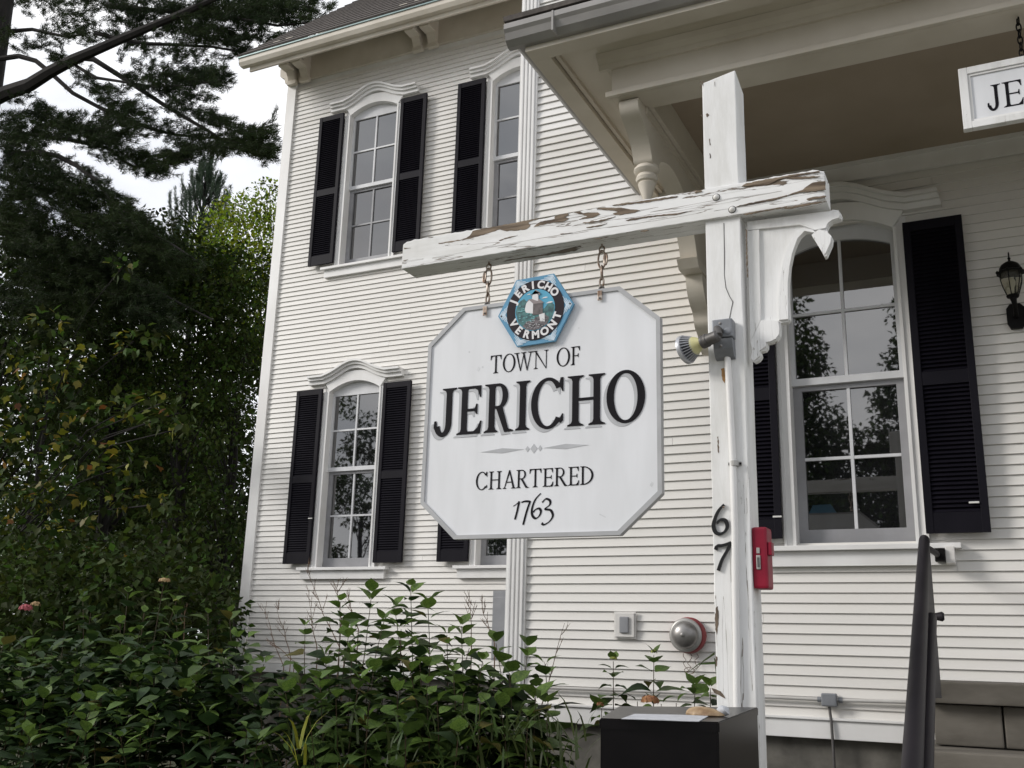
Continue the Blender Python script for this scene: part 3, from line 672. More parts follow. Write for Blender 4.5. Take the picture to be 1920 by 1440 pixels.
for x_ in (.285, 1.0):
    ch = empty('sign_chain', (x_, hy + .02, 3.2), 'dark chain holding the framed board under the porch ' + ('near its left end' if x_ < .5 else 'near its right end'), 'chain', 'chains of the porch board')
    chain_links(ch, x_, hy + .02, 3.25, hz1 + .012, 6, .004, LAMPB)
    MB().torus((x_, hy + .02, hz1 + .008), (1, 0, 0), .01, .014, .0035, seg=12, ms=6).build('eye', LAMPB, ch)

# ------------------------------------------------------------------ letters
def serif(ch, w_, bold=1.0, ctr=.09):
    """pieces of one roman capital of height 1 and width w_: list of outlines; rings come as (inner, outer)"""
    T = .128 * bold; th = ctr * .62 * bold; sf = .055; P = []
    def stem(x, z0=0, z1=1, top=True, bot=True, wl=.1, wr=.1, t=None):
        t = t or T
        a, b = x - t / 2, x + t / 2; o_ = []
        if bot: o_ += [(a - wl, z0), (b + wr, z0), (b + wr, z0 + .022), (b + .02, z0 + sf), (b, z0 + .11)]
        else: o_ += [(a, z0), (b, z0)]
        if top: o_ += [(b, z1 - .11), (b + .02, z1 - sf), (b + wr, z1 - .022), (b + wr, z1), (a - wl, z1), (a - wl, z1 - .022), (a - .02, z1 - sf), (a, z1 - .11)]
        else: o_ += [(b, z1), (a, z1)]
        if bot: o_ += [(a, z0 + .11), (a - .02, z0 + sf), (a - wl, z0 + .022)]
        P.append(o_)
    def ring(cx, cz, rx, rz, tx, tz, a0=0, a1=360, n=44, tilt=.0):
        A = [R(a0 + (a1 - a0) * k / n) for k in range(n + 1)]
        out = [(cx + rx * math.cos(a), cz + rz * math.sin(a)) for a in A]; inn = [(cx + (rx - tx) * math.cos(a + tilt), cz + (rz - tz) * math.sin(a + tilt)) for a in A]
        P.append((inn, out))
    c = T * .6 + .1
    if ch == 'I': stem(w_ / 2, wl=min(.1, w_ / 2 - T / 2), wr=min(.1, w_ / 2 - T / 2))
    if ch == 'J':
        x = w_ - .1 - T / 2; stem(x, .25, 1, True, False)
        n = 16; cx = (x + T / 2) / 2 + .02; r1 = x + T / 2 - cx
        out = [(cx + r1 * math.cos(R(-t)), .27 + .29 * math.sin(R(-t))) for t in np.linspace(0, 165, n)]
        inn = [(cx + (r1 - T) * math.cos(R(-t)) - 0, .27 + (.29 - .075 * (1 + math.sin(R(t)) * .25)) * math.sin(R(-t))) for t in np.linspace(0, 165, n)]
        P.append((inn, out)); e = out[-1]; P.append([(e[0] - .01, e[1] - .02), (e[0] + .07, e[1] - .03), (e[0] + .045, e[1] + .13), (e[0] + .0, e[1] + .12)])
    if ch in 'EF':
        x = .1 + T / 2; stem(x, wr=.02)
        r = w_
        P.append([(x, 1), (r, 1), (r, .76), (r - .025, .76), (r - .07, .90), (r - .14, 1 - th), (x, 1 - th)])
        P.append([(x, .5 - th / 2), (r - .13, .5 - th / 2), (r - .10, .41), (r - .075, .41), (r - .075, .62), (r - .10, .62), (r - .13, .5 + th / 2), (x, .5 + th / 2)])
        if ch == 'E': P.append([(x, 0), (r, 0), (r + .03, .26), (r + .005, .26), (r - .06, .12), (r - .14, th), (x, th)])
    if ch == 'R':
        x = .1 + T / 2; stem(x, wr=.07)
        rx = w_ * .46; ring(x + w_ * .26, .74, rx * .74, .26, T * .9, th, -95, 92)
        P.append([(x, 1), (x + w_ * .3, 1), (x + w_ * .3, 1 - th), (x, 1 - th)]); P.append([(x, .48), (x + w_ * .3, .48), (x + w_ * .3, .48 + th), (x, .48 + th)])
        P.append([(x + w_ * .16, .50), (x + w_ * .16 + T * 1.05, .52), (w_ - .05, .06), (w_ + .06, .022), (w_ + .06, 0), (w_ - .13, -.012)])
    if ch == 'C': ring(w_ * .52, .5, w_ * .52, .52, T * 1.05, th * 1.1, 38, 322, tilt=.0); P.append([(w_ * .90, 1.0), (w_ * .985, 1.0), (w_ * .985, .72), (w_ * .96, .72), (w_ * .86, .86)]); P.append([(w_ * .985, .27), (w_ * .96, .27), (w_ * .86, .14), (w_ * .90, .08), (w_ * .985, .13)])
    if ch == 'O': ring(w_ / 2, .5, w_ / 2, .52, T * 1.1, th * 1.1, 0, 360, tilt=.0)
    if ch == 'D':
        x = .1 + T / 2; stem(x, wr=.02); ring(x, .5, w_ - x, .5, T * 1.05, th, -90, 90)
    if ch == 'H':
        stem(.1 + T / 2); stem(w_ - .1 - T / 2); P.append([(.1 + T, .52 - th / 2), (w_ - .1 - T, .52 - th / 2), (w_ - .1 - T, .52 + th / 2), (.1 + T, .52 + th / 2)])
    if ch == 'T':
        stem(w_ / 2, top=False, z1=.99); P.append([(0, 1.01), (0, .76), (.025, .76), (.07, .90), (.13, 1 - th), (w_ - .13, 1 - th), (w_ - .07, .90), (w_ - .025, .76), (w_, .76), (w_, 1.01)])
    if ch == 'A':
        P.append([(w_ * .5 - .03, 1.02), (w_ * .5 + .04, 1.02), (w_ * .5 + .02, .86), (w_ * .16, .03), (w_ * .16 - th, .03)])
        P.append([(w_ * .5 - .03, 1.02), (w_ * .5 + .04, 1.02), (w_ * .92, .03), (w_ * .92 - T * 1.1, .03)])
        P.append([(w_ * .26, .33), (w_ * .72, .33), (w_ * .70, .33 + th), (w_ * .29, .33 + th)])
        P.append([(0, 0), (w_ * .28, 0), (w_ * .28, .022), (w_ * .2, .05), (w_ * .09, .05), (0, .022)]); P.append([(w_ * .66, 0), (w_, 0), (w_, .022), (w_ * .93, .05), (w_ * .74, .05), (w_ * .66, .022)])
    if ch == 'W':
        for a, b, t in ((.10, .33, T), (.33, .52, th), (.50, .72, T), (.72, .92, th)):
            if t == T: P.append([(w_ * a - t / 2, .98), (w_ * a + t / 2, .98), (w_ * b + th / 2 + .01, -.02), (w_ * b - th / 2, -.02)])
            else: P.append([(w_ * b - t / 2, .98), (w_ * b + t / 2, .98), (w_ * a + t / 2, -.02), (w_ * a - t / 2, -.02)])
        for a in (.10, .50, .92): P.append([(w_ * a - .16, 1), (w_ * a - .16, .978), (w_ * a - .06, .95), (w_ * a + .06, .95), (w_ * a + .16, .978), (w_ * a + .16, 1)])
    if ch == 'N':
        stem(.12, t=th, wl=.1, wr=.1, top=False); stem(w_ - .12, t=th, bot=False); P.append([(.02, 1), (.02 + T * 1.1, 1), (w_ - .12 + th / 2, -.02), (w_ - .12 - th / 2, -.02)])
        P.append([(-.03, 1), (-.03, .978), (.06, .95), (.14, .95), (.2, 1)])
    return P
def put(mb, P, x0, z0, sx, sz, y, th=.0012, skew=0, d=.00022):
    for k, p in enumerate(P):
        f = y - k * d
        X = lambda q: (x0 + q[0] * sx + q[1] * skew, z0 + q[1] * sz)
        if isinstance(p, tuple): mb.strip([X(q) for q in p[0]], [X(q) for q in p[1]], 'y', f, f + th)
        else: mb.prism([X(q) for q in p], 'y', f, f + th)
def brush(mb, pts, wd, y, th, d=0.00022, k0=0, ang=R(35), asp=.35):
    """pen stroke of a broad nib along a smooth path"""
    n = len(pts); dense = []
    for i in range(n - 1):
        p0, p1, p2, p3 = pts[max(i - 1, 0)], pts[i], pts[i + 1], pts[min(i + 2, n - 1)]
        for s in range(6):
            t = s / 6
            dense.append(tuple(.5 * ((2 * p1[c]) + (-p0[c] + p2[c]) * t + (2 * p0[c] - 5 * p1[c] + 4 * p2[c] - p3[c]) * t * t + (-p0[c] + 3 * p1[c] - 3 * p2[c] + p3[c]) * t ** 3) for c in (0, 1)))
    dense.append(pts[-1]); L_, R_ = [], []
    for i, p in enumerate(dense):
        a, b = dense[max(i - 1, 0)], dense[min(i + 1, len(dense) - 1)]; dx, dz = b[0] - a[0], b[1] - a[1]; l_ = math.hypot(dx, dz) or 1; nx, nz_ = -dz / l_, dx / l_
        h = wd * .5 * (asp + (1 - asp) * abs(nx * math.cos(ang) + nz_ * math.sin(ang)))
        L_.append((p[0] + nx * h, p[1] + nz_ * h)); R_.append((p[0] - nx * h, p[1] - nz_ * h))
    mb.strip(L_, R_, 'y', y - k0 * d, y - k0 * d + th)

# ------------------------------------------------------------------ the sign
SY = 3.645
sxc, szc, shw, shh = -1.6875, .9415, .5295, .5030
sign = empty('town_sign', (sxc, SY + .012, szc + shh), 'white eight-sided sign reading TOWN OF JERICHO CHARTERED 1763 hung from the beam', 'sign')
def octo(s_): 
    a, b = shw - s_, shh - s_; cx_, cz_ = .168, .152
    k = s_ * .41
    return [(sxc - a + cx_ - k, szc + b), (sxc + a - cx_ + k, szc + b), (sxc + a, szc + b - cz_ + k), (sxc + a, szc - b + cz_ - k), (sxc + a - cx_ + k, szc - b), (sxc - a + cx_ - k, szc - b), (sxc - a, szc - b + cz_ - k), (sxc - a, szc + b - cz_ + k)]
MB().prism(octo(.008), 'y', SY, SY + .024).build('board', SIGNW, sign)
MB().strip(octo(.0165), octo(0), 'y', SY - .007, SY + .027, closed=True).build('edge_frame', SIGNG, sign)
mb = MB(); ms = MB(); H_ = .208
for ch, x0, x1 in (('J', -2.180, -2.066), ('E', -2.060, -1.948), ('R', -1.929, -1.806), ('I', -1.783, -1.720), ('C', -1.713, -1.568), ('H', -1.551, -1.390), ('O', -1.383, -1.223)):
    ww = (x1 - x0) / H_; P = serif(ch, ww, 1.04, .085)
    put(mb, P, x0, .878, H_, H_, SY - .0035, .0030); put(ms, P, x0 - .014, .866, H_, H_, SY - .0016, .0014, d=.00008)
mb.build('lettering', BLACKP, sign)['label'] = 'large word JERICHO in black'
ms.build('letter_shadow', GREYP, sign)['label'] = 'grey drop shadow of the word JERICHO'
mb = MB()
for ch, x0, x1 in (('T', -1.908, -1.857), ('O', -1.850, -1.791), ('W', -1.793, -1.714), ('N', -1.706, -1.640), ('O', -1.603, -1.543), ('F', -1.540, -1.500)):
    put(mb, serif(ch, (x1 - x0) / .078, .78, .085), x0, 1.133, .078, .078, SY - .0016)
mb.build('lettering', BLACKP, sign)['label'] = 'words TOWN OF in black'
mb = MB(); x = -1.958
for ch, ww in zip('CHARTERED', (.057, .063, .062, .057, .056, .048, .058, .048, .060)):
    put(mb, serif(ch, (ww - .004) / .074, .84, .09), x, .639 , .074, .074, SY - .0016); x += ww + .0025 if ch != 'A' else ww - .002
mb.build('lettering', BLACKP, sign)['label'] = 'word CHARTERED in black'
mb = MB(); wd = .0105; y_ = SY - .0016
brush(mb, [(-1.783, .566), (-1.772, .572), (-1.758, .583)], wd * .6, y_, .001); brush(mb, [(-1.757, .585), (-1.765, .545), (-1.774, .512)], wd, y_, .001, k0=1)
brush(mb, [(-1.747, .580), (-1.730, .584), (-1.708, .582)], wd, y_, .001); brush(mb, [(-1.708, .584), (-1.722, .545), (-1.737, .490)], wd, y_, .001, k0=1)
brush(mb, [(-1.662, .613), (-1.685, .590), (-1.699, .555), (-1.698, .528), (-1.684, .514), (-1.668, .522), (-1.660, .540), (-1.668, .553), (-1.684, .549), (-1.694, .538)], wd, y_, .001)
brush(mb, [(-1.655, .576), (-1.640, .590), (-1.622, .583), (-1.622, .566), (-1.642, .550), (-1.618, .544), (-1.608, .522), (-1.622, .500), (-1.645, .488), (-1.656, .494)], wd, y_, .001)
mb.build('lettering', BLACKP, sign)['label'] = 'date 1763 in slanting script'
mb = MB(); zc = .7975
for x0, x1, h in ((-1.938, -1.742, .0105), (-1.654, -1.458, .0105), (-1.735, -1.716, .0125), (-1.713, -1.681, .020), (-1.678, -1.660, .0125)):
    mb.prism([(x0, zc), ((x0 + x1) / 2, zc - h), (x1, zc), ((x0 + x1) / 2, zc + h)], 'y', SY - .0013, SY - .0001)
mb.build('ornament', GREYP, sign)['label'] = 'row of grey diamonds'
mb = MB()
for px, py, a, b in ((897, 692, .006, .012), (880, 660, .004, .005), (1130, 967, .014, .003), (1222, 908, .005, .012), (1085, 615, .003, .004), (905, 688, .004, .005)):
    q = at(px, py, 'y', SY); mb.prism([(q.x + a * math.cos(t) + b * .3 * math.sin(3 * t), q.z + b * math.sin(t) - a * .5 * math.cos(t)) for t in np.linspace(0, 2 * math.pi, 11)[:-1]], 'y', SY - .0006, SY - .0001)
mb.build('scuff', SMUDGE, sign)

# town seal (its own six-sided board screwed to the top)
hx, hz, hr = -1.6955, 1.384, .1745; HY = SY - .007
seal = empty('town_seal', (hx, HY, hz), 'blue six-sided JERICHO VERMONT seal with a mill, fixed to the top of the town sign', 'sign')
def hexa(r): return [(hx + r * math.cos(R(60 * k + 2)), hz + r * .985 * math.sin(R(60 * k + 2))) for k in range(6)]
def disc(r, n=48, cx=0, cz=0): return [(hx + cx + r * math.cos(2 * math.pi * k / n), hz + cz + r * math.sin(2 * math.pi * k / n)) for k in range(n)]
MB().prism(hexa(hr), 'y', HY - .013, HY - .0002).build('board', S_BLUE, seal)
mb = MB()
for k in range(6):
    a0 = 60 * k + 2; c0 = Vector((math.cos(R(a0)), math.sin(R(a0)))); t0 = Vector((-c0.y, c0.x))
    def seg(p, q, wd):
        d_ = (q - p).normalized(); n_ = Vector((-d_.y, d_.x)) * wd
        mb.prism([(hx + v.x, hz + v.y) for v in (p - n_, q - n_ * .4, q + n_ * .4, p + n_)], 'y', HY - .0142 - random.random() * .0003, HY - .0130)
    seg(c0 * .139, c0 * .167, .0035)
    for j, rr in enumerate((.143, .150, .157, .164)):
        for s in (-1, 1):
            ln = .052 - .0105 * j
            p = c0 * rr; q = c0 * (rr - .012 - .006 * (3 - j)) + t0 * s * ln
            seg(p, q, .0028)
mb.build('snowflake_rays', S_ICE, seal)
MB().prism(disc(.132, 56), 'y', HY - .0158, HY - .0146).build('ring', S_BROWN, seal)
MB().prism(disc(.0915, 48), 'y', HY - .0168, HY - .0160).build('sky_disc', S_SKY, seal)
def blob(pts, m, nm, yy): MB().prism([(hx + a / 1000, hz + b / 1000) for a, b in pts], 'y', HY - yy, HY - yy + .0007).build(nm, m, seal)
blob([(-89, 0), (-84, 22), (-72, 45), (-52, 55), (-38, 42), (-30, 20), (-10, -5), (20, -10), (45, 2), (60, 20), (75, 26), (88, 12), (89, -10), (80, -40), (60, -66), (30, -84), (0, -90), (-40, -82), (-75, -50)], S_TEAL, 'foliage', .0176)
blob([(-40, -52), (-10, -38), (20, -30), (48, -26), (66, -40), (58, -68), (30, -84), (0, -90), (-30, -84), (-55, -68)], S_ROCK, 'rocks', .0185)
blob([(-46, 5), (-40, 32), (-28, 48), (-8, 28), (-8, -16), (-40, -8)], S_WHITE, 'mill_end_wall', .0194)
blob([(-8, 28), (36, 30), (38, -24), (-8, -22)], S_MILL, 'mill_front_wall', .0194)
blob([(-40, 36), (-28, 50), (16, 48), (42, 26), (-5, 26), (-26, 46)], S_ROOF, 'mill_roof', .0201)
blob([(-12, 48), (-12, 62), (2, 80), (16, 62), (16, 36), (4, 40)], S_WHITE, 'cupola', .0208)
blob([(-18, 56), (0, 84), (22, 60), (26, 70), (4, 92 - 4), (-16, 68)], S_ROOF, 'cupola_roof', .0215)
blob([(20, -24), (46, -20), (48, -58), (28, -56)], S_WHITE, 'waterfall', .0200)
for bx_, bz_, s_ in ((44, 48, 1), (-30, 72, .7), (66, 24, 1.2)):
    blob([(bx_ + s_ * a, bz_ + s_ * b) for a, b in ((-14, -2), (-4, 3), (6, 4), (15, 1), (6, -2))], S_WHITE, 'cloud', .0180)
mb = MB()
for k in range(46):
    x_, z_ = random.uniform(-78, 0), random.uniform(-50, 30)
    if x_ * x_ + z_ * z_ > 80 ** 2: continue
    mb.prism([(hx + (x_ + a) / 1000, hz + (z_ + b) / 1000) for a, b in ((-4, 0), (0, 3), (6, 1), (2, -2))], 'y', HY - .0189 - random.random() * .0002, HY - .0186)
mb.build('leaf_flecks', mat('seal_flecks', (.16, .42, .44), .5), seal)
mb = MB()
for k in range(40):
    x_, z_ = random.uniform(-40, 60), random.uniform(-82, -45)
    if x_ * x_ + z_ * z_ > 84 ** 2: continue
    mb.prism([(hx + (x_ + a) / 1000, hz + (z_ + b) / 1000) for a, b in ((-3, 0), (0, 2), (4, 1), (1, -1.5))], 'y', HY - .0209 - random.random() * .0002, HY - .0206)
mb.build('rock_flecks', GREYP, seal)
for s in (-1, 1): MB().lathe((hx + s * .158, HY - .0133, hz + s * .008), (0, -1, 0), [(.0035, 0), (.0035, .003), (.001, .004)], 8).build('screw', BLACKP, seal)
def font_letter(ch, x, z, ang, size, par):
    cu = bpy.data.curves.new('letter', 'FONT'); cu.body = ch; cu.size = size; cu.align_x = 'CENTER'; cu.align_y = 'CENTER'; cu.offset = size * .045; cu.extrude = .0006
    ob = bpy.data.objects.new('letter', cu); COL.objects.link(ob)
    dg = bpy.context.evaluated_depsgraph_get(); me = bpy.data.meshes.new_from_object(ob.evaluated_get(dg)); bpy.data.objects.remove(ob)
    me.transform(Matrix.Rotation(-ang, 4, 'Y') @ Matrix.Rotation(R(90), 4, 'X')); me.materials.clear(); me.materials.append(S_WHITE)
    o_ = bpy.data.objects.new('letter', me); COL.objects.link(o_); o_.location = (x, HY - .0168, z); attach(o_, par); return o_
for k, ch in enumerate('JERICHO'):
    a = R(154 - 19.3 * k); font_letter(ch, hx + .1105 * math.cos(a), hz + .1105 * math.sin(a), a - math.pi / 2, .046, seal)
for k, ch in enumerate('VERMONT'):
    a = R(206 + 22.3 * k); font_letter(ch, hx + .1105 * math.cos(a), hz + .1105 * math.sin(a), a + math.pi / 2, .046, seal)

# JE on the porch board
mb = MB()
put(mb, serif('J', .50, .85), .098, 2.745, .145, .145, hy + .0105, .001); put(mb, serif('E', .62, .85), .178, 2.75, .142, .142, hy + .0105, .001)
mb.build('lettering', BLACKP, bpy.data.objects['hanging_name_board'])['label'] = 'letters JE'

# ------------------------------------------------------------------ sign post and beam
PXa, PXb, PYa, PYb = -.957, -.820, 3.600, 3.738
post = empty('sign_post', (-.89, 3.67, GZ), 'tall square white post with cracked paint carrying the cross beam', 'post')
def timber(x0, x1, y0, y1, z0, z1, axis, n, jit, bev):
    mb = MB(); mb.quadbox(x0, x1, y0, y1, z0, z1)
    bmesh.ops.bevel(mb.bm, geom=mb.bm.edges[:], offset=bev, segments=2, affect='EDGES', profile=.5)
    a, b = (x0, x1) if axis == 0 else (z0, z1)
    for k in range(1, n):
        t = a + (b - a) * k / n; co = [0, 0, 0]; no = [0, 0, 0]; co[axis if axis == 0 else 2] = t; no[axis if axis == 0 else 2] = 1
        bmesh.ops.bisect_plane(mb.bm, geom=mb.bm.verts[:] + mb.bm.edges[:] + mb.bm.faces[:], plane_co=co, plane_no=no)
    rnd = random.Random(5)
    for v in mb.bm.verts:
        i = 0 if axis == 0 else 2
        if a + .02 < v.co[i] < b - .02: v.co += Vector([rnd.uniform(-1, 1) * jit * (j != i) for j in range(3)])
    return mb
# the post top is a low hip: cut on the left and sloped at the back right
pm = timber(PXa, PXb, PYa, PYb, GZ - .1, 2.285, 2, 46, .0007, .004)
for v in pm.bm.verts:
    if v.co.z > 2.27: v.co.z -= .028 * max(0, (PXa + .05 - v.co.x) / .05) + .03 * max(0, (v.co.y - PYa - .03) / .1)
pm.build('post', POST, post, origin=(-.89, 3.67, 0))
ck = MB(); cp = [at(a, b, 'y', 3.5992) for a, b in ((1357, 418), (1358, 470), (1358, 515), (1361, 540), (1368, 556), (1374, 566), (1371, 580), (1367, 600))]
ck.strip([(v.x - .0011, v.z) for v in cp], [(v.x + .0011 + .0008 * (k % 2), v.z) for k, v in enumerate(cp)], 'y', 3.5988, 3.6004); ck.build('crack', HOLDER, post)
beam = empty('cross_beam', (-1.42, 3.65, 1.71), 'weathered white cross beam with peeling paint bolted to the post, holding the sign', 'beam')
bm_ = timber(-2.345, -.497, 3.583, 3.712, 1.648, 1.784, 0, 90, .00012, .003)
rnd = random.Random(11)
for v in bm_.bm.verts:
    x_, z_ = v.co.x, v.co.z
    if z_ > 1.76:   # rotten, uneven top arris
        dip = .0035 * abs(math.sin(x_ * 61 + 1)) + .003 * rnd.random() + (.007 * max(0, math.sin((x_ + 2.0) * 5.5)) if -2.0 < x_ < -1.3 else 0)
        v.co.z -= dip
        if v.co.y < 3.62: v.co.y += dip * .1
    if z_ < 1.66: v.co.z += .0015 * abs(math.sin(x_ * 47)) 
    if x_ > -.53: v.co.z += (.008 if z_ < 1.7 else -.010) * ((x_ + .53) / .033); v.co.y += .006 * (x_ + .53) / .033 * (1 if v.co.y < 3.65 else -1)
    if x_ < -2.32 and z_ > 1.7: v.co.z -= .016 * (-2.32 - x_) / .025
bm_.build('timber', BEAM, beam, origin=(-1.42, 3.65, 1.715))
for px, py in ((1343, 370), (1373, 393)):
    q = at(px, py, 'y', 3.583); MB().lathe((q.x, 3.586, q.z), (0, -1, 0), [(.012, 0), (.0125, .004), (.011, .009), (.006, .013), (.001, .014)], 14).build('bolt_head', BOLTW, beam, smooth=True)
    MB().lathe((q.x, 3.5845, q.z), (0, -1, 0), [(.016, 0), (.0155, .0025), (.012, .003)], 14).build('washer', HOLDER, beam)
# bare wood where the paint has come away, and open checks
BARE = mat('bare_grey_wood', (.24, .185, .13), .85, (.085, .06, .042), 60, 6, (.12, 1, 1), .6, 160)
BAREV = mat('bare_post_wood', (.20, .15, .105), .85, (.07, .052, .04), 60, 6, (1, 1, .12), .6, 160)
def patches(name, lst, o6, sc, yy, m_, par):
    rr = random.Random(4); mb = MB()
    for pl in lst:
        yy -= .00012
        P_ = [(a / sc + o6[0], b / sc + o6[1]) for a, b in pl]; Q = []
        for k, p in enumerate(P_):
            q = P_[(k + 1) % len(P_)]; n_ = max(1, int(math.hypot(q[0] - p[0], q[1] - p[1]) / 4)); 
            for j in range(n_):
                t = j / n_; Q.append((p[0] + (q[0] - p[0]) * t + rr.uniform(-.7, .7), p[1] + (q[1] - p[1]) * t + rr.uniform(-.55, .55)))
        mb.prism([(v.x, v.z) for v in (at(a, b, 'y', yy) for a, b in Q)], 'y', yy, yy + .0004 + (3.583 - yy if yy < 3.59 else 3.6 - yy))
    return mb.build(name, m_, par)
FY = 3.5825
patches('bare_wood', [[(880, 800), (960, 775), (1080, 755), (1200, 735), (1380, 700), (1560, 665), (1620, 655), (1500, 705), (1530, 740), (1490, 775), (1390, 790), (1240, 800), (1180, 780), (1100, 810), (1000, 840), (860, 880), (760, 905), (840, 850)],
    [(490, 935), (600, 915), (760, 893), (860, 852), (830, 880), (640, 924), (500, 944)], [(1640, 692), (1760, 672), (1900, 645), (1900, 690), (1740, 712), (1560, 752), (1600, 715)],
    [(1170, 900), (1290, 865), (1380, 850), (1300, 872), (1180, 908)], [(95, 990), (180, 985), (110, 1000)], [(90, 1125), (150, 1118), (110, 1133)], [(380, 875), (430, 862), (420, 872)]], (740, 300), 6, FY, BARE, beam)
patches('bare_wood', [[(0, 640), (60, 612), (150, 600), (160, 620), (100, 640), (160, 655), (100, 690), (0, 700)], [(210, 587), (280, 577), (320, 600), (400, 590), (480, 590), (510, 610), (420, 650), (270, 665), (370, 630), (300, 610)],
    [(480, 550), (560, 538), (740, 535), (830, 550), (960, 565), (900, 590), (760, 610), (670, 615), (650, 600), (720, 580), (620, 565)], [(310, 705), (500, 680), (680, 636), (560, 682), (340, 714)],
    [(650, 508), (830, 478), (1000, 458), (1380, 402), (1380, 414), (1060, 470), (870, 492), (660, 514)], [(800, 680), (860, 655), (1180, 616), (1380, 596), (1500, 576), (1380, 610), (1100, 636), (850, 680)],
    [(350, 755), (480, 735), (590, 712), (500, 742), (360, 762)], [(60, 830), (200, 815), (70, 838)], [(440, 885), (520, 878), (600, 862), (500, 890)], [(960, 800), (1010, 790), (1060, 790), (1000, 808)]], (1040, 300), 6, FY - .0013, BARE, beam)
patches('bare_wood', [[(1488, 238), (1486, 330), (1400, 345), (1230, 360), (1060, 395), (1110, 375), (1230, 335), (1270, 300), (1330, 260), (1410, 240)], [(480, 520), (600, 490), (830, 448), (1060, 393), (1060, 400), (900, 452), (700, 482), (560, 508)],
    [(600, 262), (760, 228), (900, 205), (1100, 166), (1420, 122), (1420, 134), (1180, 172), (960, 216), (850, 274), (700, 282), (540, 294)], [(1040, 200), (1180, 185), (1430, 180), (1300, 207), (1060, 210)],
    [(1270, 440), (1340, 415), (1490, 400), (1480, 420), (1350, 435), (1300, 452)], [(990, 550), (1200, 500), (1400, 468), (1500, 468), (1380, 488), (1100, 545)], [(560, 605), (800, 560), (1050, 520), (1050, 528), (800, 575), (600, 615)], [(10, 360), (90, 345), (100, 352), (20, 372)]], (1300, 300), 6, FY - .0026, BARE, beam)
patches('bare_wood', [[(213, 1015), (224, 1010), (230, 1090), (219, 1098)], [(219, 1208), (229, 1204), (233, 1268), (223, 1272)], [(165, 680), (185, 660), (215, 690), (188, 720), (175, 712)], [(95, 690), (118, 690), (112, 702)], [(90, 230), (100, 232), (104, 330), (94, 330)], [(120, 228), (130, 232), (135, 300), (124, 296)], [(282, 240), (290, 238), (294, 300), (286, 298)]], (1300, 120), 7.2, 3.5992, BAREV, post)
patches('bare_wood', [[(1352, 692), (1358, 690), (1362, 704), (1359, 718), (1354, 712)]], (0, 0), 1, 3.5992, mat('ochre_wood', (.45, .25, .09), .8, (.25, .13, .05), 40), post)
patches('bare_wood', [[(1343, 1139), (1346, 1137), (1348, 1160), (1344, 1190), (1341, 1180), (1340, 1160)], [(1342, 1230), (1345, 1232), (1344, 1250), (1342, 1248)], [(1345, 820), (1347, 818), (1348, 850), (1346, 848)], [(1334, 1290), (1352, 1296), (1360, 1310), (1352, 1305), (1340, 1300)], [(1398, 430), (1400, 430), (1402, 520), (1400, 520)]], (0, 0), 1, 3.5992, BAREV, post)
# carved bracket at the right of the post
BYa, BYb = 3.632, 3.672
def pq(l, y=BYa): return [(v.x, v.z) for v in (at(a, b, 'y', y) for a, b in l)]
out = [(1400, 414), (1440, 409), (1500, 401), (1552, 395), (1562, 391), (1571, 393), (1577, 400), (1576, 408), (1568, 411), (1560, 413), (1553, 419), (1549, 428), (1552, 436), (1560, 444),
       (1559, 455), (1549, 478), (1545, 480), (1536, 462), (1522, 441), (1527, 434), (1520, 431), (1508, 433), (1499, 441), (1492, 454), (1486, 472), (1481, 496), (1478, 525), (1478, 560), (1480, 598), (1476, 602), (1463, 604),
       (1462, 616), (1461, 628), (1455, 636), (1446, 641), (1438, 642), (1438, 650), (1434, 656), (1425, 658), (1427, 666), (1422, 674), (1414, 678), (1408, 674), (1407, 664), (1410, 655), (1406, 640)]
o = empty('carved_bracket', (-.81, 3.65, 1.62), 'carved white bracket with a spade-shaped drop between the post and the beam end', 'bracket')
MB().prism(pq(out), 'y', BYa + .010, BYb).build('bracket_board', BRKT, o, origin=(-.7, 3.65, 1.4))
z_arch_in = [(1523, 430), (1506, 427), (1490, 437), (1478, 458), (1468, 490), (1461, 530), (1459, 570), (1460, 600)]
z_arch_out = [(1529, 436), (1508, 433), (1495, 447), (1485, 475), (1480, 500), (1477, 530), (1477, 565), (1478, 598)]
mb = MB()
mb.prism(pq([(1401, 416), (1498, 403), (1572, 394), (1575, 401), (1573, 408), (1560, 412), (1552, 418), (1548, 427), (1527, 431), (1500, 421), (1424, 429), (1402, 432)]), 'y', BYa - .001, BYa + .0098)
mb.strip(pq(z_arch_in), pq(z_arch_out), 'y', BYa - .0005, BYa + .0097)
mb.prism(pq([(1402, 433), (1423, 430), (1426, 600), (1407, 640)]), 'y', BYa, BYa + .0096)
mb.prism(pq([(1426.5, 600), (1459, 601), (1461, 616), (1460, 627), (1454, 635), (1444, 640), (1436, 641), (1436, 649), (1424, 657), (1424, 667), (1413, 676), (1408, 672), (1411, 655), (1407, 641)]), 'y', BYa + .0003, BYa + .0097)
mb.build('raised_rim', BRKT, o, origin=(-.7, 3.65, 1.4))
dv = at(1540, 452, 'y', 3.652)
MB().prism(pq([(1522, 441), (1536, 431), (1550, 434), (1559, 443), (1557, 456), (1546, 480)], 3.62), 'y', 3.615, 3.6315).build('drop', BRKT, o, origin=dv)

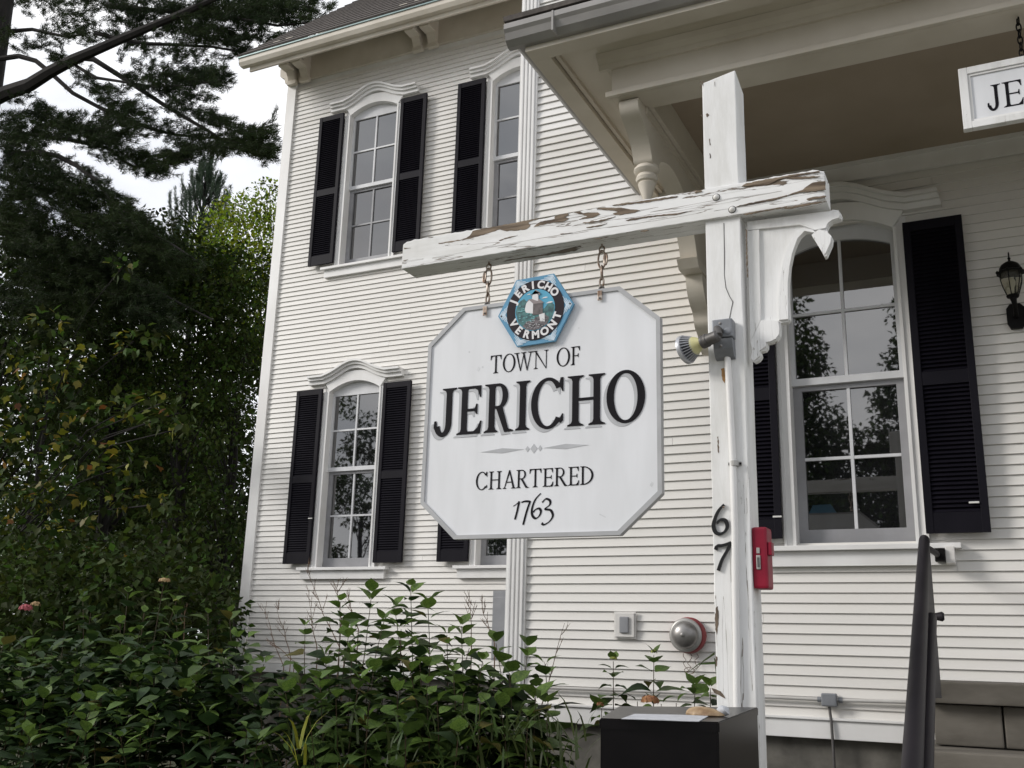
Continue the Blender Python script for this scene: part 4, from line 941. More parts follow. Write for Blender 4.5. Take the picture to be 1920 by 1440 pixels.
# flood lamp
o = empty('flood_lamp', (-.885, 3.6, 1.15), 'small flood lamp with yellowed neck on a grey box, aimed at the sign', 'lamp')
MB().quadbox(-.928, -.850, 3.545, 3.5995, 1.150, 1.222, bev=.006).build('box', GALV, o)
MB().prism([(3.5985, 1.146), (3.548, 1.146), (3.556, 1.11), (3.575, 1.082), (3.5985, 1.075)], 'x', -.925, -.853).build('lower_box', GALV, o)
for x_, z_ in ((-.895, 1.205), (-.895, 1.118)): MB().lathe((x_, 3.5465 + (.004 if z_ < 1.14 else 0), z_), (0, -1, 0), [(.0055, 0), (.0055, .003), (.002, .005)], 10).build('screw', BELL, o)
MB().lathe((-.868, 3.5455, 1.172), (0, -1, 0), [(.013, 0), (.013, .003), (.009, .004)], 14).build('plug', GALV, o)
ax = (at(1285, 656, 'y', 3.545) - at(1345, 630, 'y', 3.50)).normalized(); hp = at(1347, 629, 'y', 3.505)
MB().tube([(-.898, 3.5455, 1.172), (-.90, 3.52, 1.176), hp], [.016, .014, .016], 12).build('swivel', HOLDER, o, smooth=True)
MB().lathe(hp, ax, [(.013, -.004), (.022, .004), (.0225, .046), (.0255, .048), (.0255, .058), (.024, .06), (.0255, .064), (.0255, .072), (.02, .074)], 20).build('socket', HOLDER, o, smooth=True)
nb = hp + ax * .070
MB().lathe(nb, ax, [(.017, 0), (.019, .010), (.030, .024), (.036, .036), (.034, .040)], 22).build('neck', YELLOW, o, smooth=True)
MB().lathe(nb, ax, [(.024, .03), (.034, .045), (.043, .066), (.043, .07)], 24).build('core', FIND, o, smooth=True)
u_ = ax.orthogonal().normalized(); v_ = ax.cross(u_)
for k in range(26):
    a = 2 * math.pi * k / 26; r_ = u_ * math.cos(a) + v_ * math.sin(a); tn = ax.cross(r_) * .0011
    fb = MB(); prof4 = [(.030, .026), (.042, .045), (.0535, .070), (.040, .070), (.028, .036)]
    A4 = [fb.bm.verts.new(nb + ax * h + r_ * rr + tn) for rr, h in prof4]; B4 = [fb.bm.verts.new(nb + ax * h + r_ * rr - tn) for rr, h in prof4]
    fb.bm.faces.new(A4); fb.bm.faces.new(B4[::-1])
    for j in range(5): fb.bm.faces.new((A4[j], B4[j], B4[(j + 1) % 5], A4[(j + 1) % 5]))
    fb.build('fin', FIN, o)
MB().lathe(nb, ax, [(.040, .069), (.0545, .069), (.0565, .074), (.0565, .084), (.052, .087), (.048, .084)], 32).build('rim', FIN, o, smooth=True)
# white conduit down the post
o = empty('post_conduit', (-.88, 3.59, -.5), 'thin white painted conduit running down the front of the post', 'conduit')
MB().tube([at(1364, 668, 'y', 3.587), at(1367, 720, 'y', 3.586), at(1374, 860, 'y', 3.587), at(1378, 1000, 'y', 3.587), at(1382, 1330, 'y', 3.587), (-.865, 3.587, GZ)], .0125, 12).build('pipe', TRIM, o, smooth=True)
q = at(1377, 869, 'y', 3.587)
MB().tube([q - Vector((0, 0, .009)), q + Vector((0, 0, .009))], .0155, 14).quadbox(q.x - .024, q.x + .024, 3.5955, 3.5995, q.z - .007, q.z + .007).build('strap', BELL2, o)
for s in (-1, 1): MB().lathe((q.x + s * .020, 3.5953, q.z), (0, -1, 0), [(.004, 0), (.004, .003), (.001, .004)], 8).build('screw', BLACKP, o)
# house numerals
o = empty('numeral_six', (-.93, 3.6, .48), 'upper black metal numeral on the post, a six with a round bowl', 'numeral', 'house numerals on the post')
mb = MB(); y_ = 3.590
def npx(l): return [(v.x, v.z) for v in (at(a, b, 'y', 3.595) for a, b in l)]
brush(mb, npx([(1358, 946), (1348, 957), (1341, 972), (1338, 986), (1342, 998), (1350, 1001), (1359, 997), (1364, 987), (1360, 976), (1351, 975), (1344, 981)]), .0145, y_, .008, asp=.42)
mb.build('digit', NUM, o)
MB().lathe((at(1357, 951, 'y', 3.59).x, 3.5895, at(1357, 951, 'y', 3.59).z), (0, -1, 0), [(.003, 0), (.003, .002), (.001, .003)], 8).build('screw', STEEL, o)
o = empty('numeral_seven', (-.93, 3.6, .34), 'lower black metal numeral on the post, a slanting seven beside the red key box', 'numeral', 'house numerals on the post')
mb = MB(); brush(mb, npx([(1342, 1031), (1345, 1024), (1354, 1023), (1364, 1020), (1371, 1017)]), .0145, y_, .008, asp=.5); brush(mb, npx([(1371, 1017), (1364, 1032), (1354, 1050), (1347, 1070)]), .0145, y_, .008, k0=1, asp=.42)
mb.build('digit', NUM, o)
# red key box on the side of the post
o = empty('key_box', (-.79, 3.66, .34), 'red metal key box fixed to the right side of the post', 'key box')
MB().quadbox(-.8195, -.766, 3.612, 3.70, .236, .452, bev=.009).build('case', RED, o)
MB().quadbox(-.7655, -.752, 3.618, 3.660, .352, .398, bev=.003).build('side_latch', RED, o)
MB().quadbox(-.8035, -.7925, 3.6085, 3.6118, .358, .378, bev=.001).quadbox(-.8055, -.7905, 3.6083, 3.6117, .302, .352, bev=.0025).build('lock_plate', BELL2, o)
MB().quadbox(-.8015, -.7945, 3.6065, 3.6081, .310, .344).build('lock_slot', HOLDER, o)

# chains that hold the sign
for nm, cxp, cx in (('left', 903, -1.940), ('right', 1119, -1.411)):
    ch = empty('sign_chain', (cx, 3.657, 1.64), 'rusty steel chain at the %s end of the big sign' % nm, 'chain', 'chains of the town sign')
    MB().torus((cx, 3.657, 1.625), (0, 1, 0), .011, .013, .0038, seg=14, ms=6).tube([(cx, 3.657, 1.638), (cx, 3.657, 1.652)], .004, 8).build('eye_screw', STEEL, ch, smooth=True)
    o1 = MB().torus((cx + .000, 3.657, 1.580), (.15, 1, 0), .017, .040, .0042, seg=20, ms=8); o1.build('link', STEEL, ch, smooth=True)
    MB().torus((cx + (.017 if nm == 'right' else -.018), 3.655, 1.578), (.5, .8, 0), .0105, .024, .0042, seg=16, ms=8).build('link', STEEL, ch, smooth=True)
    MB().torus((cx, 3.657, 1.522), (1, .25, 0), .013, .030, .0042, seg=18, ms=8).build('link', STEEL, ch, smooth=True)
    MB().torus((cx, 3.657, 1.478), (.3, 1, 0), .010, .022, .0040, seg=16, ms=8).build('link', STEEL, ch, smooth=True)
    MB().torus((cx, 3.655, 1.446), (0, 1, 0), .0105, .0125, .0048, seg=16, ms=8).build('shackle', HOLDER, ch, smooth=True)
    MB().quadbox(cx - .0095, cx + .0095, SY - .011, SY - .0072, 1.394, 1.436, bev=.001).build('tab', STEEL, ch)
    MB().lathe((cx, SY - .0112, 1.403), (0, -1, 0), [(.0045, 0), (.004, .003), (.001, .004)], 8).build('tab_screw', HOLDER, ch)

# ------------------------------------------------------------------ black box in front of the post
bz = -.155
A1, A2, A3_, A4_ = at(1126, 1350, 'z', bz), at(1347, 1357, 'z', bz), at(1420, 1329, 'z', bz), at(1162, 1327, 'z', bz)
o = empty('black_box', ((A1 + A3_) / 2)[:2] + (GZ,), 'glossy black metal box standing in front of the post', 'box')
mb = MB(); top = [mb.bm.verts.new((v.x, v.y, bz)) for v in (A1, A2, A3_, A4_)]; bot = [mb.bm.verts.new((v.x, v.y, GZ)) for v in (A1, A2, A3_, A4_)]
mb.bm.faces.new(top); mb.bm.faces.new(bot[::-1])
for k in range(4): mb.bm.faces.new((top[k], bot[k], bot[(k + 1) % 4], top[(k + 1) % 4]))
bmesh.ops.bevel(mb.bm, geom=mb.bm.edges[:], offset=.004, segments=2, affect='EDGES')
mb.build('body', BOX, o)
lc = (A1 + A2 + A3_ + A4_) / 4
mb = MB(); LT_ = [(v + (v - lc).normalized() * .006) for v in (A1, A2, A3_, A4_)]
t_ = [mb.bm.verts.new((v.x, v.y, bz + .0045)) for v in LT_]; b_ = [mb.bm.verts.new((v.x, v.y, bz - .022)) for v in LT_]
mb.bm.faces.new(t_); mb.bm.faces.new(b_[::-1])
for k in range(4): mb.bm.faces.new((t_[k], b_[k], b_[(k + 1) % 4], t_[(k + 1) % 4]))
bmesh.ops.bevel(mb.bm, geom=mb.bm.edges[:], offset=.003, segments=2, affect='EDGES')
mb.build('lid', BOX, o)
bz += .0048
mb = MB()
inn = [at(*p, 'z', bz + .001) for p in ((1165, 1348), (1310, 1353), (1330, 1342), (1190, 1339))]  # thin pale four-sided sheet, just above the lid
for zz in (0,):
    a = [mb.bm.verts.new((v.x, v.y, bz + .0005)) for v in inn]; b = [mb.bm.verts.new((v.x, v.y, bz + .002)) for v in inn]
    mb.bm.faces.new(a); mb.bm.faces.new(b[::-1])
    for k in range(4): mb.bm.faces.new((a[k], b[k], b[(k + 1) % 4], a[(k + 1) % 4]))
tag(mb.build('pale_sheet', PALE_GREY), 'thin pale four-sided sheet on top of the black box', 'pale_piece')
q = at(1322, 1342, 'z', bz)
me_ = MB(); bmesh.ops.create_uvsphere(me_.bm, u_segments=20, v_segments=12, radius=.05)
for v in me_.bm.verts:
    a = math.atan2(v.co.y, v.co.x); rr = 1 + .06 * math.sin(9 * a)
    v.co = Vector((v.co.x * rr * 1.05, v.co.y * rr * .8, max(v.co.z, -.006) * .34 * (1.15 - .3 * v.co.x / .05)))
for v in me_.bm.verts: v.co = v.co + Vector((q.x, q.y, bz + .003))
tag(me_.build('sea_shell', SHELL, smooth=True), 'flat brown sea shell lying on the black box in front of the post', 'shell')
q2 = q + Vector((.045, .01, .0))
me_ = MB(); bmesh.ops.create_icosphere(me_.bm, subdivisions=2, radius=.018)
for v in me_.bm.verts: v.co = Vector((v.co.x * random.uniform(.8, 1.2), v.co.y * random.uniform(.8, 1.1), v.co.z * random.uniform(.6, .9))) + Vector((q2.x, q2.y, bz + .014))
tag(me_.build('pebble', PALE_GREY, smooth=True), 'small pale pebble beside the shell on the black box', 'pebble')


# ------------------------------------------------------------------ shrubs in the garden bed
def leaf_mesh(name, m, L_=1.0, W_=.30, cup=.10, droop=.22, fold=.10, wav=0.):
    """ovate, pointed, folded along the midrib and arching; length 1 along +x"""
    me = bpy.data.meshes.new(name); V = []; Fc = []; n = 7
    prof_ = [0.0, .55, .92, 1.0, .84, .50, .17, 0.0]
    for k in range(n + 1):
        t = k / n; z = -droop * t * t + .05 * math.sin(t * 3.1); w_ = W_ * prof_[k]
        V += [(t, -w_, z + fold * w_ * 2.2 + wav * math.sin(k * 2.3)), (t, 0, z), (t, w_, z + fold * w_ * 2.2 - wav * math.sin(k * 2.1))]
    for k in range(n):
        a = 3 * k; Fc += [(a, a + 1, a + 4, a + 3), (a + 1, a + 2, a + 5, a + 4)]
    me.from_pydata(V, [], Fc); me.materials.append(m); me.polygons.foreach_set('use_smooth', [True] * len(me.polygons)); return me
LEAFM = {}
for mi, m_ in enumerate(HYD):
    LEAFM[mi] = [leaf_mesh('leaf', m_, W_=.36, droop=.22), leaf_mesh('leaf', m_, W_=.32, droop=.36, fold=.16), leaf_mesh('leaf', m_, W_=.40, droop=.10, fold=.05, wav=.01)]
class Shrub:
    def __init__(s, loc, label, cat='shrub', group=None, cap=290, name='hydrangea_shrub'):
        s.o = empty(name, loc, label, cat, group); s.loc = Vector(loc); s.stems = MB(); s.n = 0; s.cap = cap; s.fill = []
    def leaf(s, p, d, size, mi, roll=0, up=None):
        d = d.normalized(); z = (up or Vector((0, 0, 1))); y_ = z.cross(d)
        if y_.length < 1e-3: y_ = Vector((0, 1, 0))
        y_.normalize(); z = d.cross(y_); m3 = Matrix((d, y_, z)).transposed() @ Matrix.Rotation(roll, 3, 'X')
        if s.n < s.cap:
            o_ = bpy.data.objects.new('leaf', random.choice(LEAFM[mi])); COL.objects.link(o_)
            m4 = m3.to_4x4() @ Matrix.Diagonal((size, size, size, 1)); o_.parent = s.o
            m4.translation = p - s.loc; o_.matrix_basis = m4; s.n += 1
        else: s.fill.append((p, d, z, size, mi))
    def stem(s, base, tip, leaves=9, size=.165, young=.5, mi=0, bend=.12, depth=.75, rad=.0055, flower=None):
        base, tip = Vector(base), Vector(tip)
        mid = (base + tip) / 2 + Vector((random.uniform(-1, 1), random.uniform(-1, 1), .1)) * bend * (tip - base).length * .6
        P_ = [base * (1 - t) ** 2 + mid * 2 * t * (1 - t) + tip * t * t for t in np.linspace(0, 1, 9)]
        s.stems.tube(P_, [rad * (1.25 - .85 * t) for t in np.linspace(0, 1, 9)], 5)
        ln = (tip - base).length; az0 = random.uniform(0, math.pi)
        for k in range(leaves):
            t = 1 - (depth / max(ln, .01)) * (k / leaves) ** 1.05
            if t < .05: break
            p = base * (1 - t) ** 2 + mid * 2 * t * (1 - t) + tip * t * t
            f = min(1, (k + .6) / (leaves * .45)); sz = size * (young + (1 - young) * f) * random.uniform(.62, 1.22)
            a = az0 + k * math.pi / 2 + random.uniform(-.3, .3); el_ = R(58 - 55 * f) + random.uniform(-.22, .22)
            for q in (0, math.pi):
                if random.random() < .06: continue
                dd = Vector((math.cos(a + q) * math.cos(el_), math.sin(a + q) * math.cos(el_), math.sin(el_)))
                m_i = 3 if random.random() < .035 else 1 if (k < 2 and random.random() < .75) or random.random() < .06 else (mi if random.random() < .7 else random.choice((0, 2)))
                s.leaf(p + dd * .012, dd, sz, m_i, random.uniform(-.35, .35))
        if flower: s.flower(tip, *flower)
    def flower(s, p, m_, r, n=40, flat=.55, nm='flower_head'):
        mb = MB(); rr = random.Random(3)
        for k in range(n):
            v = Vector((rr.gauss(0, 1), rr.gauss(0, 1), abs(rr.gauss(0, 1)))).normalized(); c_ = p + Vector((v.x * r, v.y * r, v.z * r * flat + .004))
            u_ = v.orthogonal().normalized(); w_ = v.cross(u_); a = rr.uniform(0, 3); e_ = r * rr.uniform(.22, .38)
            pts_ = [mb.bm.verts.new(c_ + (u_ * math.cos(a + j * math.pi / 2) + w_ * math.sin(a + j * math.pi / 2)) * e_ + v * rr.uniform(-.2, .3) * e_) for j in range(4)]
            mb.bm.faces.new(pts_)
        mb.build(nm, m_, s.o)
    def finish(s):
        s.stems.build('stem', STEM, s.o, smooth=True)
        if s.fill:
            tm = [(0, 0, 0), (.25, -.26, .04), (.55, -.26, -.02), (1, 0, -.2), (.55, .26, -.02), (.25, .26, .04), (.5, 0, -.06)]
            fc = [(0, 1, 6), (1, 2, 6), (2, 3, 6), (3, 4, 6), (4, 5, 6), (5, 0, 6)]
            P_ = [f[0] for f in s.fill]; tag(scatter('foliage', tm, fc, P_, [f[1] for f in s.fill], [f[2] for f in s.fill], [f[3] for f in s.fill], HYD, [f[4] for f in s.fill], s.o), kind='stuff')
    def low(s, n, cx, cy, cz, rx, ry, rz, size=.145, mi=(0, 2, 2)):
        for _ in range(int(n * 1.25)):
            v = Vector((random.gauss(0, .5), random.gauss(0, .5), random.gauss(0, .5)))
            if v.length > 1.15: v = v.normalized() * random.random()
            p = Vector((cx + v.x * rx, cy + v.y * ry, cz + v.z * rz)); a = random.uniform(0, 6.28); e_ = random.uniform(-.5, .35)
            s.fill.append((p, Vector((math.cos(a) * math.cos(e_), math.sin(a) * math.cos(e_), math.sin(e_))), Vector((random.uniform(-.3, .3), random.uniform(-.3, .3), 1)), size * random.uniform(.7, 1.2), random.choice(mi)))
def shrub_from(label, tips, basepx, yb, **kw):
    b0 = at(basepx[0], basepx[1], 'y', yb); s = Shrub((b0.x, yb, GZ), label, group='hydrangea shrubs in front of the wall', **{k: v for k, v in kw.items() if k in ('cap',)})
    for t in tips:
        px, py, y = t[:3]; tip = at(px, py, 'y', y); lv = t[3] if len(t) > 3 else 8
        base = Vector((b0.x * .55 + tip.x * .45 + random.uniform(-.12, .12), yb * .6 + y * .4 + random.uniform(-.08, .08), GZ))
        s.stem(base, tip, lv + 1, kw.get('size', .185), mi=kw.get('mi', 0), depth=kw.get('depth', .6))
    return s
rs = random.Random(21)
mid1 = shrub_from('leafy green hydrangea with tall shoots below the lower window of the wing',
    [(638, 1128, 5.9, 9), (572, 1176, 5.8, 8), (697, 1112, 5.8, 9), (720, 1165, 5.5, 8), (608, 1230, 5.4, 8), (660, 1225, 5.3, 8), (560, 1265, 5.2, 8), (535, 1300, 5.1, 7), (700, 1262, 5.1, 7), (630, 1310, 4.9, 7), (655, 1180, 5.6, 8), (600, 1275, 5.1, 8), (735, 1215, 5.5, 8), (675, 1275, 5.0, 8), (580, 1345, 4.8, 6), (690, 1345, 4.8, 6), (745, 1300, 4.9, 7)], (640, 1440), 5.5)
mid1.low(420, -3.75, 5.5, -.55, .75, .45, .45); mid1.finish()
mid2 = shrub_from('leafy green hydrangea whose top shoots stand highest below the sign',
    [(770, 1100, 5.8, 10), (802, 1128, 5.7, 9), (752, 1180, 5.5, 8), (838, 1190, 5.6, 8), (805, 1232, 5.3, 8), (865, 1174, 5.9, 8), (770, 1262, 5.1, 8), (850, 1262, 5.1, 8), (905, 1240, 5.4, 8), (820, 1318, 4.9, 7), (785, 1215, 5.4, 8), (740, 1140, 5.7, 8), (880, 1215, 5.5, 8), (800, 1285, 5.0, 8), (870, 1300, 5.0, 8), (900, 1320, 4.9, 7), (760, 1355, 4.8, 6), (860, 1375, 4.75, 6)], (830, 1440), 5.45)
mid2.low(420, -3.05, 5.45, -.5, .6, .45, .45); mid2.finish()
mid3 = shrub_from('leafy hydrangea at the foot of the corner pilaster',
    [(930, 1206, 5.8, 8), (990, 1214, 5.75, 8), (1022, 1245, 5.6, 7), (955, 1262, 5.4, 7), (1005, 1290, 5.3, 7), (940, 1330, 5.0, 7), (990, 1345, 5.0, 7), (1025, 1320, 5.3, 6)], (970, 1440), 5.5, cap=220)
mid3.low(260, -2.72, 5.5, -.55, .35, .4, .42); mid3.finish()
def region(n, x0, x1, ytop, ybot, ya, yb_):
    out = []
    for k in range(n):
        f = (k + rs.random()) / n; px = x0 + (x1 - x0) * rs.random(); py = ytop(px) + (ybot - ytop(px)) * f ** 1.05
        out.append((px, py, ya + (yb_ - ya) * ((py - ytop(px)) / (ybot - ytop(px))) + rs.uniform(-.15, .15), 7))
    return out
le1 = shrub_from('dark green hydrangea against the bottom of the corner board', [(430, 1150, 6.1, 8), (390, 1152, 6.0, 8), (463, 1198, 5.8, 8), (330, 1160, 6.1, 7), (495, 1245, 5.5, 7)] + region(15, 330, 500, lambda x: 1195, 1390, 5.7, 4.7), (420, 1440), 5.5, mi=2)
le1.low(480, -4.75, 5.45, -.5, .6, .5, .5, mi=(2, 2, 0)); le1.finish()
le2 = shrub_from('dark hydrangea with a tan flower head on a tall red stem', [(240, 1112, 6.2, 8), (270, 1150, 6.0, 8), (225, 1170, 5.9, 8), (330, 1128, 6.2, 6)] + region(17, 160, 335, lambda x: 1175, 1390, 5.8, 4.7), (250, 1440), 5.5, mi=2)
tip = at(308, 1090, 'y', 5.9); le2.stem(Vector((tip.x + .1, 5.8, GZ)), tip, 10, .10, mi=0, depth=.55, young=.5); le2.flower(tip, FLOWT, .042, 60, .4)
tip = at(330, 1127, 'y', 6.1); le2.flower(tip, BUD, .02, 30)
le2.low(480, -5.4, 5.5, -.5, .6, .5, .5, mi=(2, 2, 0)); le2.finish()
le3 = shrub_from('dark hydrangea with leafy shoots at the lower left', [(155, 1118, 6.2, 8), (170, 1150, 6.0, 7), (120, 1165, 6.0, 7)] + region(17, 40, 175, lambda x: 1185, 1390, 5.8, 4.7), (110, 1440), 5.5, mi=2)
le3.low(480, -6.1, 5.5, -.5, .6, .5, .5, mi=(2, 2, 0)); le3.finish()
le4 = shrub_from('reddish brown shrub with a pink flower head at the left edge', region(14, -40, 60, lambda x: 1160, 1390, 5.9, 4.7), (0, 1440), 5.5, mi=2)
tip = at(48, 1143, 'y', 5.7); le4.flower(tip, FLOWP, .05, 70, .7); le4.flower(at(66, 1135, 'y', 5.75), FLOWT, .035, 50, .7)
le4.low(480, -6.75, 5.5, -.5, .55, .5, .5, mi=(2, 2, 0)); le4.finish()
# right hand plants between the sign post and the wall
rp_ = Shrub((-1.8, 6.2, GZ), 'slender hydrangea shoots with a faded orange flower behind the black box', 'shrub', 'hydrangea shrubs in front of the wall')
def rstem(px, py, y, lv, **kw):
    tip = at(px, py, 'y', y); b_ = at(px + rs.uniform(-8, 12), 1380, 'y', y + .05); b_.z = GZ; rp_.stem(b_, tip, lv, kw.pop('size', .15), bend=.04, **kw); return tip
t1 = rstem(1150, 1240, 6.0, 8, depth=.42, young=.38); rp_.flower(t1 + Vector((0, 0, .012)), BUD, .022, 50, .9, 'flower_bud')
t2 = rstem(1226, 1228, 6.1, 8, depth=.45, young=.34, size=.17); rp_.flower(t2 + Vector((0, 0, .01)), BUD, .02, 30, .9, 'flower_bud')
rstem(1303, 1287, 6.2, 5, depth=.28, young=.45); rstem(1332, 1290, 6.3, 4, depth=.22, young=.5); rstem(1195, 1315, 6.0, 4, depth=.22); rstem(1128, 1330, 5.9, 4, depth=.2, young=.6)
rstem(1268, 1318, 6.05, 4, depth=.25); rstem(1240, 1320, 5.9, 3, depth=.2)
rp_.flower(at(1219, 1316, 'y', 5.85), FLOW, .05, 90, .55); rp_.flower(at(1125, 1323, 'y', 5.85), FLOW, .022, 40, .7)
rp_.finish()
# dry stalks against the siding
def stalk(px0, py0, px1, py1, y, nb, label, wob=.02):
    b_, t_ = at(px0, py0, 'y', y), at(px1, py1, 'y', y); rr = random.Random(int(px0 * 7 + py1)); root = Vector((b_.x, y, GZ))
    o_ = empty('dry_stalk', root, label, 'dry stalk', 'dry stalks in front of the siding'); mb = MB()
    P_ = [b_.lerp(t_, t) + Vector((rr.uniform(-wob, wob) * .5, rr.uniform(-wob, wob), 0)) * (t > 0) for t in np.linspace(0, 1, 7)]
    mb.tube([root] + P_, [.005] + [.0045 - .0033 * t for t in np.linspace(0, 1, 7)], 5).build('main_stem', TWIG, o_, smooth=True)
    mb = MB()
    for k in range(nb):
        t = rr.uniform(.35, .97); p = b_.lerp(t_, t); d_ = (t_ - b_).normalized(); sd_ = Vector((rr.choice((-1, 1)) * rr.uniform(.3, .7), rr.uniform(-.4, .4), 0)); ln = rr.uniform(.06, .16) * (1.15 - t * .4)
        q = p + (d_ + sd_).normalized() * ln; mb.tube([p, p.lerp(q, .5) + Vector((0, 0, -.004)), q], [.0025, .002, .001], 4)
        for j in range(2): mb.tube([p.lerp(q, .5 + .2 * j), p.lerp(q, .6 + .2 * j) + Vector((rr.uniform(-.02, .02), rr.uniform(-.02, .02), rr.uniform(.01, .035)))], [.0015, .0008], 4)
    mb.build('side_twigs', TWIG, o_)
stalk(532, 1250, 488, 1130, 7.5, 6, 'leftmost dry stalk standing before the wing siding'); stalk(545, 1235, 519, 1128, 7.5, 8, 'dry stalk second from the corner board')
stalk(645, 1240, 573, 1066, 6.2, 9, 'tallest leaning dry stalk in front of the window sill'); stalk(595, 1230, 579, 1106, 7.0, 8, 'upright dry stalk just left of the tall leaning one')
stalk(640, 1160, 632, 1095, 6.6, 6, 'short dry stalk just right of the tall leaning one', .01); stalk(552, 1240, 500, 1195, 7.3, 4, 'low dry stalk bent over near the siding base')
stalk(884, 1220, 884, 1124, 6.5, 8, 'dry stalk left of the corner pilaster'); stalk(928, 1215, 903, 1140, 6.5, 7, 'dry stalk nearest to the corner pilaster'); stalk(1012, 1335, 1059, 1168, 6.4, 4, 'thin forked dry stalk right of the corner pilaster', .008)
stalk(672, 1180, 650, 1112, 6.6, 5, 'dry stalk above the middle of the leafy shoots', .01); stalk(345, 1190, 346, 1135, 6.6, 3, 'dry spike among the dark leaves at the left', .004)

def blades(name, n, boxpx, y0, y1, hmin, hmax, label=None, m_=BLADE, wd=.012, parent=None):
    P_, D_, U_, Z_ = [], [], [], []
    for k in range(n):
        px, py = rs.uniform(boxpx[0], boxpx[2]), rs.uniform(boxpx[1], boxpx[3]); p = at(px, py, 'y', rs.uniform(y0, y1)); a = rs.uniform(0, 6.28); e_ = rs.uniform(.7, 1.4)
        P_.append(p); D_.append((math.cos(a) * math.cos(e_), math.sin(a) * math.cos(e_), math.sin(e_))); U_.append((-math.cos(a) * .4, -math.sin(a) * .4, 1)); Z_.append(rs.uniform(hmin, hmax))
    tm = [(0, -.03, 0), (0, .03, 0), (.4, -.035, .0), (.4, .035, .0), (.75, -.025, -.10), (.75, .025, -.10), (1, 0, -.28)]
    return scatter(name, tm, [(0, 1, 3, 2), (2, 3, 5, 4), (4, 5, 6)], P_, D_, U_, Z_, [m_], None, parent)
tag(blades('grass', 160, (480, 1370, 1100, 1470), 4.6, 5.2, .10, .24), kind='stuff')
gb = tag(blades('iris_leaves', 6, (546, 1400, 575, 1440), 4.55, 4.7, .2, .28, m_=mat('iris_blade', (.26, .27, .03), .5, transl=.3)), 'few yellow green blades at the very bottom below the leaning stalk', 'plant')
ar = MB()
for pts_ in ([(1340, 1225), (1318, 1240), (1300, 1262)], [(1340, 1243), (1310, 1245), (1285, 1265)]):
    q_ = [at(a, b, 'y', 6.4) for a, b in pts_]; 
    l1_ = []; 
    for j, p in enumerate(q_):
        l1_.append((p + Vector((0, 0, .008 * (1 - j * .45))), p - Vector((0, 0, .008 * (1 - j * .45)))))
    for a_, b_ in zip(l1_, l1_[1:]):
        ar.bm.faces.new([ar.bm.verts.new(v) for v in (a_[0], a_[1], b_[1], b_[0])])
root_ = at(1350, 1380, 'y', 6.4); ar.tube([(root_.x, 6.4, GZ), at(1348, 1300, 'y', 6.4), at(1340, 1234, 'y', 6.4)], .004, 5)
tag(ar.build('daylily', BLADE), 'two arching grassy leaves beside the sign post', 'plant')

# ------------------------------------------------------------------ trees
npr = np.random.default_rng(5)
def needles(name, tips, dirs, m_, per=16, ln=.10, wd=.0035, parent=None, spread=.9):
    """tufts of needles: many slim blades round each twig point"""
    tips = np.repeat(np.array(tips), per, 0); dirs = np.repeat(np.array(dirs), per, 0); n = len(tips)
    d = dirs + npr.normal(0, spread, (n, 3)); d /= np.linalg.norm(d, axis=1)[:, None]
    p = tips + npr.normal(0, .018, (n, 3)) - dirs * npr.uniform(0, .05, (n, 1))
    tm = [(0, -wd / ln, 0), (0, wd / ln, 0), (1, 0, 0)]
    return scatter(name, tm, [(0, 1, 2)], p, d, npr.normal(0, 1, (n, 3)), npr.uniform(.7, 1.15, n) * ln, [m_], None, parent, smooth=False)
PT = (-18.72, 12.2)
pine = empty('white_pine', (PT[0], PT[1], GZ), 'big dark pine at the left edge reaching its needled boughs over the sky', 'tree')
MB().tube([(PT[0] - .05, PT[1], GZ - .2), (PT[0], PT[1], 2), (PT[0] - .02, PT[1], 6), (PT[0] - .12, PT[1] + .1, 10), (PT[0] - .1, PT[1], 15), (PT[0], PT[1], 20)], [.52, .43, .37, .32, .22, .05], 12).build('trunk', BARK, pine, smooth=True)
BR = [ # limb paths seen in the photograph, with the distance plane at the root and at the tip, and the thickness
 ([(-40, 200), (17, 172), (58, 158), (96, 134), (140, 111), (187, 91), (254, 62), (330, 30), (420, -10)], 9.0, 8.2, .125, .04),
 ([(0, 110), (35, 105), (67, 114), (93, 135), (137, 175), (187, 202), (233, 219), (277, 240), (321, 251), (360, 256), (400, 258), (450, 262)], 9.0, 9.6, .045, .012),
 ([(120, 120), (150, 108), (175, 111), (221, 140), (262, 167), (306, 196), (350, 222), (394, 248), (437, 274), (481, 290), (522, 297)], 8.8, 9.2, .05, .012),
 ([(135, 115), (146, 126), (181, 146), (221, 152), (290, 163), (350, 160), (415, 150)], 8.7, 8.6, .03, .010),
 ([(20, 290), (70, 285), (110, 293), (146, 312), (181, 339), (210, 379), (248, 405), (291, 441), (327, 461), (370, 490)], 9.0, 8.4, .045, .012),
 ([(40, 250), (120, 260), (204, 278), (230, 300), (250, 312), (310, 307), (370, 295)], 9.1, 9.0, .035, .010),
 ([(180, 62), (233, 76), (280, 82), (330, 84), (400, 88), (470, 100), (540, 112)], 8.6, 12.2, .035, .010),
 ([(200, 10), (300, 20), (420, 30), (520, 48), (600, 40)], 8.8, 12.5, .04, .012),
 ([(0, 60), (60, 55), (130, 70), (170, 60)], 9.2, 9.4, .04, .012),
 ([(0, 330), (60, 350), (120, 390), (190, 420), (260, 470)], 9.2, 8.8, .04, .012),
 ([(0, 420), (70, 430), (150, 470), (230, 510), (320, 560), (400, 600)], 9.2, 8.8, .04, .010)]
